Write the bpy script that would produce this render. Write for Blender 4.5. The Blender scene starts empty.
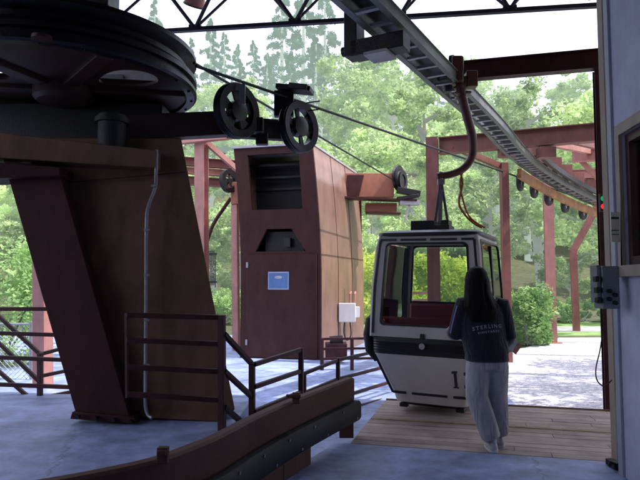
import bpy, bmesh, math, random
import numpy as np
from mathutils import Vector, Matrix, geometry
from mathutils.bvhtree import BVHTree
PI = math.pi
scene = bpy.context.scene
COL = scene.collection
random.seed(7)
R = math.radians

# ------------------------------------------------------------------ camera
CAMZ, PITCH, F = 1.55, math.atan(42 / 600), 600.0
cam = bpy.data.cameras.new('camera'); camo = bpy.data.objects.new('camera', cam); COL.objects.link(camo)
cam.lens = 33.75; cam.sensor_width = 36; cam.clip_end = 3000; cam.clip_start = 0.05
camo.location = (0, 0, CAMZ); camo.rotation_euler = (PI / 2 + PITCH, 0, 0)
scene.camera = camo

def U(px, py, D=None, Z=None):
    """point of the place seen along a photo direction, at depth D or at height Z"""
    a = (px - 320) / F; b = (240 - py) / F
    d = Vector((a, math.cos(PITCH) - b * math.sin(PITCH), math.sin(PITCH) + b * math.cos(PITCH)))
    s = D / d.y if D is not None else (Z - CAMZ) / d.z
    return Vector((0, 0, CAMZ)) + d * s

# ------------------------------------------------------------------ mesh builder
class MB:
    def __init__(s, M=None):
        s.v = []; s.f = []; s.M = M or Matrix.Identity(4)
    def add(s, vs, fs, M=None):
        T = s.M @ M if M is not None else s.M
        n = len(s.v)
        s.v += [T @ Vector(p) for p in vs]
        s.f += [tuple(i + n for i in f) for f in fs]
        return s
    def box(s, c, sz, M=None, taper=1.0):
        x, y, z = sz[0] / 2, sz[1] / 2, sz[2] / 2
        vs = [(-x, -y, -z), (x, -y, -z), (x, y, -z), (-x, y, -z),
              (-x * taper, -y * taper, z), (x * taper, -y * taper, z), (x * taper, y * taper, z), (-x * taper, y * taper, z)]
        T = Matrix.Translation(c)
        if M is not None: T = T @ M
        return s.add(vs, [(0, 3, 2, 1), (4, 5, 6, 7), (0, 1, 5, 4), (1, 2, 6, 5), (2, 3, 7, 6), (3, 0, 4, 7)], T)
    def frame(s, p, q, up=(0, 0, 1)):
        p = Vector(p); q = Vector(q); d = (q - p).normalized(); up = Vector(up)
        if abs(d.dot(up)) > .98: up = Vector((0, 1, 0)) if abs(d.z) > .9 else Vector((0, 0, 1))
        sd = d.cross(up).normalized(); uu = sd.cross(d).normalized()
        return Matrix(((sd.x, d.x, uu.x, (p.x + q.x) / 2), (sd.y, d.y, uu.y, (p.y + q.y) / 2), (sd.z, d.z, uu.z, (p.z + q.z) / 2), (0, 0, 0, 1))), (q - p).length
    def beam(s, p, q, w, h, up=(0, 0, 1), off=(0, 0)):
        T, L = s.frame(p, q, up)
        return s.box((0, 0, 0), (w, L, h), None) if False else s._bx(T, (off[0], 0, off[1]), (w, L, h))
    def _bx(s, T, c, sz):
        x, y, z = sz[0] / 2, sz[1] / 2, sz[2] / 2
        vs = [(c[0] + i * x, c[1] + j * y, c[2] + k * z) for k in (-1, 1) for i, j in ((-1, -1), (1, -1), (1, 1), (-1, 1))]
        return s.add(vs, [(0, 3, 2, 1), (4, 5, 6, 7), (0, 1, 5, 4), (1, 2, 6, 5), (2, 3, 7, 6), (3, 0, 4, 7)], T)
    def ibeam(s, p, q, w, h, t=.014, up=(0, 0, 1)):
        T, L = s.frame(p, q, up)
        s._bx(T, (0, 0, h / 2 - t / 2), (w, L, t)); s._bx(T, (0, 0, -h / 2 + t / 2), (w, L, t))
        return s._bx(T, (0, 0, 0), (t, L - .002, h - 2 * t))
    def channel(s, p, q, w, h, t=.012, side=1, up=(0, 0, 1)):
        T, L = s.frame(p, q, up)
        s._bx(T, (0, 0, h / 2 - t / 2), (w, L, t)); s._bx(T, (0, 0, -h / 2 + t / 2), (w, L, t))
        return s._bx(T, (side * (w / 2 - t / 2), 0, 0), (t, L - .002, h - 2 * t))
    def tube(s, pts, r, n=10, ell=None):
        pts = [Vector(p) for p in pts]; m = len(pts)
        rs = r if isinstance(r, (list, tuple)) else [r] * m
        vs = []; fs = []; prev = None
        for i, p in enumerate(pts):
            d = (pts[min(i + 1, m - 1)] - pts[max(i - 1, 0)]).normalized()
            if prev is None:
                a = Vector((1, 0, 0)) if abs(d.x) < .8 else Vector((0, 1, 0))
                x = (a - d * a.dot(d)).normalized()
            else:
                x = (prev - d * prev.dot(d)).normalized()
            prev = x; y = d.cross(x)
            for k in range(n):
                t = 2 * PI * k / n
                vs.append(p + (x * math.cos(t) + y * math.sin(t)) * rs[i])
        for i in range(m - 1):
            for k in range(n):
                fs.append((i * n + k, i * n + (k + 1) % n, (i + 1) * n + (k + 1) % n, (i + 1) * n + k))
        fs.append(tuple(range(n - 1, -1, -1))); fs.append(tuple((m - 1) * n + k for k in range(n)))
        return s.add(vs, fs)
    def loft(s, rings, n=20, cap=True):
        """rings: (cx, cy, z, rx, ry[, power]) superellipse sections"""
        vs = []; fs = []
        for g in rings:
            cx, cy, z, rx, ry = g[:5]; pw = g[5] if len(g) > 5 else 2
            for k in range(n):
                t = 2 * PI * k / n; c, q = math.cos(t), math.sin(t)
                vs.append((cx + rx * math.copysign(abs(c) ** (2 / pw), c), cy + ry * math.copysign(abs(q) ** (2 / pw), q), z))
        m = len(rings)
        for i in range(m - 1):
            for k in range(n):
                fs.append((i * n + k, i * n + (k + 1) % n, (i + 1) * n + (k + 1) % n, (i + 1) * n + k))
        if cap:
            fs.append(tuple(range(n - 1, -1, -1))); fs.append(tuple((m - 1) * n + k for k in range(n)))
        return s.add(vs, fs)
    def lathe(s, prof, c, axis=(0, 0, 1), n=48, closed=True):
        """prof: list of (r, h) round the axis; closed -> a ring of solid section"""
        T, _ = s.frame(Vector(c) - Vector(axis), Vector(c) + Vector(axis), (0, 0, 1) if abs(Vector(axis).normalized().z) < .9 else (0, 1, 0))
        vs = []; m = len(prof)
        for k in range(n):
            t = 2 * PI * k / n
            for r, h in prof: vs.append((r * math.cos(t), h, r * math.sin(t)))
        fs = []
        for k in range(n):
            k2 = (k + 1) % n
            for i in range(m if closed else m - 1):
                j = (i + 1) % m
                fs.append((k * m + i, k * m + j, k2 * m + j, k2 * m + i))
        return s.add(vs, fs, T)
    def disc(s, c, r, h, axis=(0, 0, 1), n=32):
        return s.lathe([(0.0005, -h / 2), (r, -h / 2), (r, h / 2), (0.0005, h / 2)], c, axis, n, True)
    def prism(s, outer, holes, z0, z1, M=None):
        """flat outline with holes in local XY, thickness z0..z1"""
        loops = [[Vector((x, y, 0)) for x, y in outer]] + [[Vector((x, y, 0)) for x, y in h] for h in holes]
        tris = geometry.tessellate_polygon(loops)
        flat = [p for l in loops for p in l]; n = len(flat)
        vs = [(p.x, p.y, z0) for p in flat] + [(p.x, p.y, z1) for p in flat]
        fs = [tuple(t) for t in tris] + [(t[2] + n, t[1] + n, t[0] + n) for t in tris]
        o = 0
        for l in loops:
            m = len(l)
            for i in range(m):
                j = (i + 1) % m
                fs.append((o + i, o + j, o + j + n, o + i + n))
            o += m
        return s.add(vs, fs, M)

def rrect(x0, y0, x1, y1, r, n=5):
    out = []
    for cx, cy, a in ((x1 - r, y1 - r, 0), (x0 + r, y1 - r, 90), (x0 + r, y0 + r, 180), (x1 - r, y0 + r, 270)):
        for k in range(n + 1):
            t = R(a + 90 * k / n); out.append((cx + r * math.cos(t), cy + r * math.sin(t)))
    return out

ROOTM = {}
def make_mesh(name, mb, inv, smooth=True, ang=35, fix=True):
    me = bpy.data.meshes.new(name)
    me.from_pydata([inv @ v for v in mb.v], [], mb.f)
    if fix:
        bm = bmesh.new(); bm.from_mesh(me)
        bmesh.ops.remove_doubles(bm, verts=bm.verts, dist=1e-5)
        bmesh.ops.recalc_face_normals(bm, faces=bm.faces)
        bm.to_mesh(me); bm.free()
    if smooth:
        me.shade_smooth(); me.set_sharp_from_angle(angle=R(ang))
    return me
def props(o, label=None, cat=None, group=None, kind=None):
    if label: o['label'] = label
    if cat: o['category'] = cat
    if group: o['group'] = group
    if kind: o['kind'] = kind
    return o
def thing(name, label, cat, loc, rotz=0, group=None):
    o = bpy.data.objects.new(name, None); COL.objects.link(o)
    o.empty_display_size = .2
    o.location = loc; o.rotation_euler = (0, 0, rotz)
    ROOTM[o.name] = Matrix.Translation(Vector(loc)) @ Matrix.Rotation(rotz, 4, 'Z')
    return props(o, label, cat, group)
def part(name, mb, mat, parent, label=None, bevel=0, **kw):
    Mw = ROOTM[parent.name]
    me = make_mesh(name, mb, Mw.inverted(), **kw)
    o = bpy.data.objects.new(name, me); COL.objects.link(o); o.parent = parent
    ROOTM[o.name] = Mw
    me.materials.append(mat)
    if label: o['label'] = label
    if bevel: bev(o, bevel)
    return o
def bev(o, w):
    m = o.modifiers.new('bevel', 'BEVEL'); m.width = w; m.segments = 2; m.limit_method = 'ANGLE'; m.angle_limit = R(40)
    m.harden_normals = False
def solo(name, mb, mat, label, cat, loc=None, group=None, bevel=0, kind=None, **kw):
    loc = Vector(loc) if loc is not None else Vector((0, 0, 0))
    T = Matrix.Translation(loc)
    me = make_mesh(name, mb, T.inverted(), **kw)
    o = bpy.data.objects.new(name, me); COL.objects.link(o); o.location = loc
    ROOTM[o.name] = T
    me.materials.append(mat)
    props(o, label, cat, group, kind)
    if bevel: bev(o, bevel)
    return o
def struct(name, mb, mat, **kw):
    o = solo(name, mb, mat, None, None, **kw); o['kind'] = 'structure'; return o

# ------------------------------------------------------------------ materials
def mat(name, col, rough=.6, metal=0, var=.25, vs=6, bump=.15, bs=60, spec=.5, dirt=None, coat=0):
    m = bpy.data.materials.new(name); m.use_nodes = True; nt = m.node_tree; N = nt.nodes; L = nt.links
    b = N['Principled BSDF']
    b.inputs['Roughness'].default_value = rough; b.inputs['Metallic'].default_value = metal
    b.inputs['Specular IOR Level'].default_value = spec; b.inputs['Coat Weight'].default_value = coat
    tc = N.new('ShaderNodeTexCoord')
    n1 = N.new('ShaderNodeTexNoise'); n1.inputs['Scale'].default_value = vs; n1.inputs['Detail'].default_value = 6; n1.inputs['Roughness'].default_value = .65
    L.new(tc.outputs['Object'], n1.inputs['Vector'])
    cr = N.new('ShaderNodeValToRGB'); c = list(col)
    cr.color_ramp.elements[0].position = .3; cr.color_ramp.elements[1].position = .72
    d = dirt or [x * (1 - var) for x in c]
    cr.color_ramp.elements[0].color = (*d, 1); cr.color_ramp.elements[1].color = (*[min(1, x * (1 + var * .6)) for x in c], 1)
    L.new(n1.outputs['Fac'], cr.inputs['Fac'])
    mp = N.new('ShaderNodeMapping'); mp.inputs['Scale'].default_value = (2.2, 2.2, .8); L.new(tc.outputs['Object'], mp.inputs[0])
    ns = N.new('ShaderNodeTexNoise'); ns.inputs['Scale'].default_value = 1.6; ns.inputs['Detail'].default_value = 7; ns.inputs['Roughness'].default_value = .7; L.new(mp.outputs[0], ns.inputs['Vector'])
    ms = N.new('ShaderNodeMapRange'); ms.inputs['From Min'].default_value = .34; ms.inputs['From Max'].default_value = .62; ms.inputs['To Min'].default_value = 1 - min(.4, var * 1.1); ms.inputs['To Max'].default_value = 1.06; L.new(ns.outputs['Fac'], ms.inputs[0])
    mm = N.new('ShaderNodeMix'); mm.data_type = 'RGBA'; mm.blend_type = 'MULTIPLY'; mm.inputs['Factor'].default_value = 1; L.new(cr.outputs['Color'], mm.inputs['A']); L.new(ms.outputs[0], mm.inputs['B']); L.new(mm.outputs['Result'], b.inputs['Base Color'])
    mr = N.new('ShaderNodeMapRange'); mr.inputs['To Min'].default_value = max(.03, rough - .12); mr.inputs['To Max'].default_value = min(1, rough + .15)
    L.new(n1.outputs['Fac'], mr.inputs['Value']); L.new(mr.outputs['Result'], b.inputs['Roughness'])
    if bump:
        n2 = N.new('ShaderNodeTexNoise'); n2.inputs['Scale'].default_value = bs; n2.inputs['Detail'].default_value = 4
        L.new(tc.outputs['Object'], n2.inputs['Vector'])
        bp = N.new('ShaderNodeBump'); bp.inputs['Strength'].default_value = bump; bp.inputs['Distance'].default_value = .01
        L.new(n2.outputs['Fac'], bp.inputs['Height']); L.new(bp.outputs['Normal'], b.inputs['Normal'])
    return m

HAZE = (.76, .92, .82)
def foliage(name, dark, light, haze=.4, trans=.35, clump=.6):
    m = bpy.data.materials.new(name); m.use_nodes = True; nt = m.node_tree; N = nt.nodes; L = nt.links
    N.remove(N['Principled BSDF']); out = N['Material Output']
    g = N.new('ShaderNodeNewGeometry'); oi = N.new('ShaderNodeObjectInfo')
    n1 = N.new('ShaderNodeTexNoise'); n1.inputs['Scale'].default_value = clump; n1.inputs['Detail'].default_value = 5; n1.inputs['Roughness'].default_value = .7
    L.new(g.outputs['Position'], n1.inputs['Vector'])
    ad = N.new('ShaderNodeMath'); ad.operation = 'MULTIPLY_ADD'; ad.inputs[1].default_value = .22; L.new(oi.outputs['Random'], ad.inputs[0]); L.new(n1.outputs['Fac'], ad.inputs[2])
    mr = N.new('ShaderNodeMapRange'); mr.inputs['From Min'].default_value = .42; mr.inputs['From Max'].default_value = .78; L.new(ad.outputs[0], mr.inputs['Value'])
    mx = N.new('ShaderNodeMix'); mx.data_type = 'RGBA'; mx.inputs['A'].default_value = (*dark, 1); mx.inputs['B'].default_value = (*light, 1); L.new(mr.outputs['Result'], mx.inputs['Factor'])
    df = N.new('ShaderNodeBsdfDiffuse'); tr = N.new('ShaderNodeBsdfTranslucent'); ms = N.new('ShaderNodeMixShader'); ms.inputs[0].default_value = trans
    L.new(mx.outputs['Result'], df.inputs[0]); L.new(mx.outputs['Result'], tr.inputs[0]); L.new(df.outputs[0], ms.inputs[1]); L.new(tr.outputs[0], ms.inputs[2])
    # painted aerial haze: leaves and bark glow more farther out in the valley
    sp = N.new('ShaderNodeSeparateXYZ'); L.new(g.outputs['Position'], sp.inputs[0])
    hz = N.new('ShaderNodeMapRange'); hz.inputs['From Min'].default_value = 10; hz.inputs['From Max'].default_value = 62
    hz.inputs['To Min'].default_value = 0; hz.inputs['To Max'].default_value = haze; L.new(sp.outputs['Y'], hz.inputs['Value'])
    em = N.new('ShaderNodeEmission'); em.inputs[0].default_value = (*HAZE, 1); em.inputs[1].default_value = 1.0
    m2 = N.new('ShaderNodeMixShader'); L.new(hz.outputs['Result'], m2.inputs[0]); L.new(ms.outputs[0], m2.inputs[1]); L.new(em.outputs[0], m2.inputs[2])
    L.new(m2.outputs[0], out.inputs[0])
    return m

def emit(name, col, st):
    m = bpy.data.materials.new(name); m.use_nodes = True; b = m.node_tree.nodes['Principled BSDF']
    b.inputs['Base Color'].default_value = (*col, 1); b.inputs['Emission Color'].default_value = (*col, 1); b.inputs['Emission Strength'].default_value = st
    return m
def glassmat():
    m = bpy.data.materials.new('clear_glass'); m.use_nodes = True; nt = m.node_tree; N = nt.nodes; L = nt.links
    N.remove(N['Principled BSDF']); out = N['Material Output']
    t = N.new('ShaderNodeBsdfTransparent'); t.inputs[0].default_value = (.86, .9, .88, 1)
    g = N.new('ShaderNodeBsdfGlossy'); g.inputs['Roughness'].default_value = .03
    n = N.new('ShaderNodeTexNoise'); n.inputs['Scale'].default_value = 3
    f = N.new('ShaderNodeFresnel'); f.inputs[0].default_value = 1.5
    mu = N.new('ShaderNodeMath'); mu.operation = 'MULTIPLY_ADD'; mu.inputs[1].default_value = .04; L.new(n.outputs['Fac'], mu.inputs[0]); L.new(f.outputs[0], mu.inputs[2])
    ms = N.new('ShaderNodeMixShader'); L.new(mu.outputs[0], ms.inputs[0]); L.new(t.outputs[0], ms.inputs[1]); L.new(g.outputs[0], ms.inputs[2]); L.new(ms.outputs[0], out.inputs[0])
    return m

M = dict(
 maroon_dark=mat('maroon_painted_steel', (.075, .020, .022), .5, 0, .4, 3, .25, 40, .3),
 maroon=mat('maroon_sunlit_steel', (.24, .085, .07), .5, 0, .25, 3, .2, 40),  # lit copy of the maroon steel, sunlight put into the colour
 pinkred=mat('sunlit_pink_red_steel', (.52, .235, .20), .55, 0, .2, 2.5, .2, 40),  # pink of bright sun on red steel is put into this colour
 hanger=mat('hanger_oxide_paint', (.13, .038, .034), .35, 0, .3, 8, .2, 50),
 orange=mat('orange_rubber_hose', (.5, .13, .03), .5, 0, .3, 10, .1),
 orangebox=mat('red_orange_painted_plate', (.45, .17, .10), .5, 0, .2, 3, .15),
 pylon=mat('brown_painted_plate', (.20, .105, .065), .65, 0, .3, 1.2, .3, 30, .25),
 pylonleg=mat('dark_red_brown_plate', (.06, .017, .018), .65, 0, .3, 2, .3, 30, .2),
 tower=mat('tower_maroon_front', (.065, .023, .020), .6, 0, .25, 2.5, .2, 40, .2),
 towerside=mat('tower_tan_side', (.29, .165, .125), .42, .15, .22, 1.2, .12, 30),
 cap=mat('light_grey_metal_cap', (.5, .48, .52), .4, .3, .15),
 black=mat('black_rubber', (.012, .012, .014), .6, 0, .4, 8, .3, 60),
 blacksteel=mat('black_steel', (.022, .019, .022), .42, .2, .4, 8, .25, 50),
 wheelrim=mat('greasy_wheel_rim', (.012, .010, .018), .38, .3, .45, 5, .3, 30),
 wheel=mat('wheel_oxide', (.05, .014, .014), .55, 0, .4, 4, .3, 30),
 rope=mat('steel_wire_rope', (.03, .03, .035), .45, .5, .4, 30, .5, 200),
 railsteel=mat('galvanised_green_grey', (.20, .21, .19), .45, .4, .25, 5, .2, 50),
 railrung=mat('galvanised_light', (.42, .40, .42), .5, .2, .2, 5, .2, 50),
 galv=mat('galvanised_conduit', (.36, .36, .38), .4, .6, .2, 20, .1),
 white=mat('cabin_white_paint', (.60, .57, .53), .38, 0, .05, 2.5, .05, 40, coat=.15),
 cabinblack=mat('cabin_black_trim', (.014, .014, .018), .38, 0, .3, 6, .15, 80),
 seatred=mat('red_vinyl_seat', (.32, .012, .015), .45, 0, .2, 8, .15),
 ivory=mat('white_enclosure', (.8, .78, .78), .4, 0, .06, 4, .03),
 enclosure=mat('grey_enclosure', (.22, .24, .25), .45, 0, .2, 8, .08),
 yellowrail=mat('ochre_painted_rail', (.40, .17, .05), .5, 0, .5, 7, .2),
 sign_blue=mat('blue_sign', (.10, .20, .42), .5, 0, .15, 10, .02),
 placard=mat('pale_placard', (.85, .80, .58), .5, 0, .15, 14, .02),
 ink=mat('dark_ink', (.03, .03, .04), .6, 0, .1, 5, 0),
 trim=mat('blue_grey_trim_board', (.40, .41, .50), .6, 0, .12, 4, .1, 60),
 tantrim=mat('tan_trim_board', (.36, .30, .24), .65, 0, .15, 4, .15, 50),
 bronze=mat('maroon_window_frame', (.07, .022, .02), .45, 0, .3, 6, .1),
 roofm=mat('roof_deck_metal', (.12, .08, .07), .6, .1, .3, 3, .1),
 truss=mat('truss_blue_grey_steel', (.06, .05, .09), .5, .2, .3, 5, .1),
 skin=mat('skin', (.45, .26, .18), .5, 0, .08, 20, .05, 150),
 hair=None, glass=glassmat(),
 shoe=mat('grey_suede_sneaker', (.50, .50, .52), .7, 0, .2, 25, .2, 200),
 sole=mat('white_rubber_sole', (.7, .7, .7), .6, 0, .1, 20, .05),
 bark=mat('rough_bark', (.13, .10, .08), .9, 0, .5, 6, .8, 20),
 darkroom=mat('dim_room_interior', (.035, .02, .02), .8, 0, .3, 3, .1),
 text=mat('grey_print', (.42, .43, .50), .7, 0, .2, 60, .1),
 paper=mat('glossy_brochure', (.55, .65, .72), .35, 0, .25, 18, .02),
)
def cloth(name, col, wr=9, st=.5):
    m = mat(name, col, .85, 0, .18, 5, 0)
    nt = m.node_tree; N = nt.nodes; L = nt.links; b = N['Principled BSDF']
    b.inputs['Sheen Weight'].default_value = .25
    tc = N.new('ShaderNodeTexCoord'); mp = N.new('ShaderNodeMapping'); mp.inputs['Scale'].default_value = (1.3, 1.3, .45)
    n = N.new('ShaderNodeTexNoise'); n.inputs['Scale'].default_value = wr; n.inputs['Detail'].default_value = 3; n.inputs['Distortion'].default_value = 1.2
    L.new(tc.outputs['Object'], mp.inputs[0]); L.new(mp.outputs[0], n.inputs['Vector'])
    n3 = N.new('ShaderNodeTexNoise'); n3.inputs['Scale'].default_value = 350
    L.new(tc.outputs['Object'], n3.inputs['Vector'])
    bp = N.new('ShaderNodeBump'); bp.inputs['Strength'].default_value = st; bp.inputs['Distance'].default_value = .06; L.new(n.outputs['Fac'], bp.inputs['Height'])
    b2 = N.new('ShaderNodeBump'); b2.inputs['Strength'].default_value = .25; b2.inputs['Distance'].default_value = .003; L.new(n3.outputs['Fac'], b2.inputs['Height']); L.new(bp.outputs[0], b2.inputs['Normal'])
    L.new(b2.outputs[0], b.inputs['Normal'])
    return m
M['navy'] = cloth('navy_fleece', (.005, .006, .018)); M['pants'] = cloth('light_grey_cotton', (.42, .40, .44), 8, .7); M['stripe'] = cloth('pale_blue_stripe', (.30, .34, .62))
def hairmat():
    m = mat('dark_hair', (.007, .005, .006), .6, 0, .4, 5, 0, 60, .12)
    nt = m.node_tree; N = nt.nodes; L = nt.links; b = N['Principled BSDF']
    tc = N.new('ShaderNodeTexCoord'); mp = N.new('ShaderNodeMapping'); mp.inputs['Scale'].default_value = (1, 1, .03)
    n = N.new('ShaderNodeTexNoise'); n.inputs['Scale'].default_value = 140; L.new(tc.outputs['Object'], mp.inputs[0]); L.new(mp.outputs[0], n.inputs['Vector'])
    bp = N.new('ShaderNodeBump'); bp.inputs['Strength'].default_value = .8; bp.inputs['Distance'].default_value = .008; L.new(n.outputs['Fac'], bp.inputs['Height']); L.new(bp.outputs[0], b.inputs['Normal'])
    return m
M['hair'] = hairmat()

def concrete(name, col, vs=.8):
    m = mat(name, col, .55, 0, .25, vs, 0)
    nt = m.node_tree; N = nt.nodes; L = nt.links; b = N['Principled BSDF']
    tc = N.new('ShaderNodeTexCoord')
    n = N.new('ShaderNodeTexNoise'); n.inputs['Scale'].default_value = 25; n.inputs['Detail'].default_value = 8; L.new(tc.outputs['Object'], n.inputs['Vector'])
    bp = N.new('ShaderNodeBump'); bp.inputs['Strength'].default_value = .25; bp.inputs['Distance'].default_value = .01; L.new(n.outputs['Fac'], bp.inputs['Height']); L.new(bp.outputs[0], b.inputs['Normal'])
    # fine stains
    src = b.inputs['Base Color'].links[0].from_socket
    n2 = N.new('ShaderNodeTexNoise'); n2.inputs['Scale'].default_value = 9; n2.inputs['Detail'].default_value = 10; n2.inputs['Roughness'].default_value = .75; L.new(tc.outputs['Object'], n2.inputs['Vector'])
    mr = N.new('ShaderNodeMapRange'); mr.inputs['From Min'].default_value = .3; mr.inputs['From Max'].default_value = .7; mr.inputs['To Min'].default_value = .72; mr.inputs['To Max'].default_value = 1.1; L.new(n2.outputs['Fac'], mr.inputs[0])
    mx = N.new('ShaderNodeMix'); mx.data_type = 'RGBA'; mx.blend_type = 'MULTIPLY'; mx.inputs['Factor'].default_value = 1; L.new(src, mx.inputs['A']); L.new(mr.outputs[0], mx.inputs['B']); vo = N.new('ShaderNodeTexVoronoi'); vo.feature = 'DISTANCE_TO_EDGE'; vo.inputs['Scale'].default_value = .55
    wp = N.new('ShaderNodeMix'); wp.data_type = 'RGBA'; wp.inputs['Factor'].default_value = .22; L.new(tc.outputs['Object'], wp.inputs['A']); L.new(n2.outputs['Color'], wp.inputs['B']); L.new(wp.outputs['Result'], vo.inputs['Vector'])
    ck = N.new('ShaderNodeMapRange'); ck.inputs['From Max'].default_value = .006; ck.inputs['To Min'].default_value = .55; L.new(vo.outputs['Distance'], ck.inputs[0])
    n4 = N.new('ShaderNodeTexNoise'); n4.inputs['Scale'].default_value = 1.1; n4.inputs['Detail'].default_value = 5; n4.inputs['Distortion'].default_value = 1.5; L.new(tc.outputs['Object'], n4.inputs['Vector'])
    sf = N.new('ShaderNodeMapRange'); sf.inputs['From Min'].default_value = .35; sf.inputs['From Max'].default_value = .62; sf.inputs['To Min'].default_value = .68; sf.inputs['To Max'].default_value = 1.1; L.new(n4.outputs['Fac'], sf.inputs[0])
    mu = N.new('ShaderNodeMath'); mu.operation = 'MULTIPLY'; L.new(ck.outputs[0], mu.inputs[0]); L.new(sf.outputs[0], mu.inputs[1])
    m3 = N.new('ShaderNodeMix'); m3.data_type = 'RGBA'; m3.blend_type = 'MULTIPLY'; m3.inputs['Factor'].default_value = 1; L.new(mx.outputs['Result'], m3.inputs['A']); L.new(mu.outputs[0], m3.inputs['B']); L.new(m3.outputs['Result'], b.inputs['Base Color'])
    return m
M['concrete'] = concrete('station_concrete', (.44, .54, .90)); M['pathconc'] = concrete('outdoor_concrete', (.62, .60, .62))  # blue cast of the shaded floor is put into the station concrete colour
M['stucco'] = mat('pale_stucco', (.54, .56, .72), .85, 0, .12, 3, .7, 90)

def woodmat(name, c1, c2, axis_rot=0, stripe=None):
    m = bpy.data.materials.new(name); m.use_nodes = True; nt = m.node_tree; N = nt.nodes; L = nt.links; b = N['Principled BSDF']
    b.inputs['Roughness'].default_value = .7
    tc = N.new('ShaderNodeTexCoord'); mp = N.new('ShaderNodeMapping'); mp.inputs['Scale'].default_value = (.8, 14, 14)
    L.new(tc.outputs['Object'], mp.inputs[0])
    n = N.new('ShaderNodeTexNoise'); n.inputs['Scale'].default_value = 2.5; n.inputs['Detail'].default_value = 8; n.inputs['Distortion'].default_value = .6; L.new(mp.outputs[0], n.inputs['Vector'])
    g = N.new('ShaderNodeNewGeometry')
    mx = N.new('ShaderNodeMix'); mx.data_type = 'RGBA'; mx.inputs['A'].default_value = (*c1, 1); mx.inputs['B'].default_value = (*c2, 1)
    ad = N.new('ShaderNodeMath'); ad.operation = 'MULTIPLY_ADD'; ad.inputs[1].default_value = .6; L.new(g.outputs['Random Per Island'], ad.inputs[0])
    mr = N.new('ShaderNodeMapRange'); mr.inputs['From Min'].default_value = .3; mr.inputs['From Max'].default_value = .8; mr.inputs['To Max'].default_value = .6; L.new(n.outputs['Fac'], mr.inputs[0]); L.new(mr.outputs[0], ad.inputs[2])
    L.new(ad.outputs[0], mx.inputs['Factor'])
    # worn, scuffed patches
    n2 = N.new('ShaderNodeTexNoise'); n2.inputs['Scale'].default_value = 1.8; n2.inputs['Detail'].default_value = 9; n2.inputs['Roughness'].default_value = .7; L.new(tc.outputs['Object'], n2.inputs['Vector'])
    r2 = N.new('ShaderNodeMapRange'); r2.inputs['From Min'].default_value = .35; r2.inputs['From Max'].default_value = .7; r2.inputs['To Min'].default_value = .6; r2.inputs['To Max'].default_value = 1.15; L.new(n2.outputs['Fac'], r2.inputs[0])
    m2 = N.new('ShaderNodeMix'); m2.data_type = 'RGBA'; m2.blend_type = 'MULTIPLY'; m2.inputs['Factor'].default_value = 1; L.new(mx.outputs['Result'], m2.inputs['A']); L.new(r2.outputs[0], m2.inputs['B'])
    L.new(m2.outputs['Result'], b.inputs['Base Color'])
    bp = N.new('ShaderNodeBump'); bp.inputs['Strength'].default_value = .4; bp.inputs['Distance'].default_value = .006; L.new(n.outputs['Fac'], bp.inputs['Height']); L.new(bp.outputs[0], b.inputs['Normal'])
    return m
M['deck'] = woodmat('weathered_deck_boards', (.36, .27, .25), (.66, .52, .47))
M['timber'] = woodmat('stained_guide_timber', (.085, .030, .018), (.15, .055, .034))
M['yellow'] = mat('worn_yellow_paint', (.42, .31, .14), .7, 0, .45, 12, .2, 60)

def gravelmat():
    m = bpy.data.materials.new('pale_gravel'); m.use_nodes = True; nt = m.node_tree; N = nt.nodes; L = nt.links; b = N['Principled BSDF']
    b.inputs['Roughness'].default_value = .9
    tc = N.new('ShaderNodeTexCoord')
    v = N.new('ShaderNodeTexVoronoi'); v.inputs['Scale'].default_value = 28; L.new(tc.outputs['Object'], v.inputs['Vector'])
    sp = N.new('ShaderNodeSeparateColor'); L.new(v.outputs['Color'], sp.inputs[0])
    cr = N.new('ShaderNodeValToRGB'); cr.color_ramp.elements[0].color = (.42, .40, .48, 1); cr.color_ramp.elements[1].color = (.95, .92, .95, 1); L.new(sp.outputs[0], cr.inputs[0])
    n = N.new('ShaderNodeTexNoise'); n.inputs['Scale'].default_value = 1.2; n.inputs['Detail'].default_value = 6; L.new(tc.outputs['Object'], n.inputs['Vector'])
    mr = N.new('ShaderNodeMapRange'); mr.inputs['To Min'].default_value = .7; mr.inputs['To Max'].default_value = 1.25; L.new(n.outputs['Fac'], mr.inputs[0])
    mx = N.new('ShaderNodeMix'); mx.data_type = 'RGBA'; mx.blend_type = 'MULTIPLY'; mx.inputs['Factor'].default_value = 1; L.new(cr.outputs[0], mx.inputs['A']); L.new(mr.outputs[0], mx.inputs['B']); L.new(mx.outputs['Result'], b.inputs['Base Color'])
    bp = N.new('ShaderNodeBump'); bp.inputs['Strength'].default_value = 1; bp.inputs['Distance'].default_value = .02; bp.invert = True; L.new(v.outputs['Distance'], bp.inputs['Height']); L.new(bp.outputs[0], b.inputs['Normal'])
    return m
M['gravel'] = gravelmat()
M['lawn'] = mat('mown_lawn', (.30, .48, .14), .9, 0, .35, 1.5, .8, 60)
M['earth'] = mat('forest_floor', (.12, .13, .06), .95, 0, .5, .15, .8, 3)
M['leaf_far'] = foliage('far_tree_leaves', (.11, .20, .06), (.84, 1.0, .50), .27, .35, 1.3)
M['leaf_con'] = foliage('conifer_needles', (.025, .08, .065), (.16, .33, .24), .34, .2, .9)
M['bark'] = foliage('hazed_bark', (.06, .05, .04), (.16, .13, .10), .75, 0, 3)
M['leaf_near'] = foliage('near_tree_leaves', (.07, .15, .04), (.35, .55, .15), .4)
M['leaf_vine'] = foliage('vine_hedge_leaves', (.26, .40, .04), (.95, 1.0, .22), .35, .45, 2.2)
M['leaf_bush'] = foliage('bush_leaves', (.12, .26, .07), (.75, .98, .42), .2, .4, 2.2)

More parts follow.
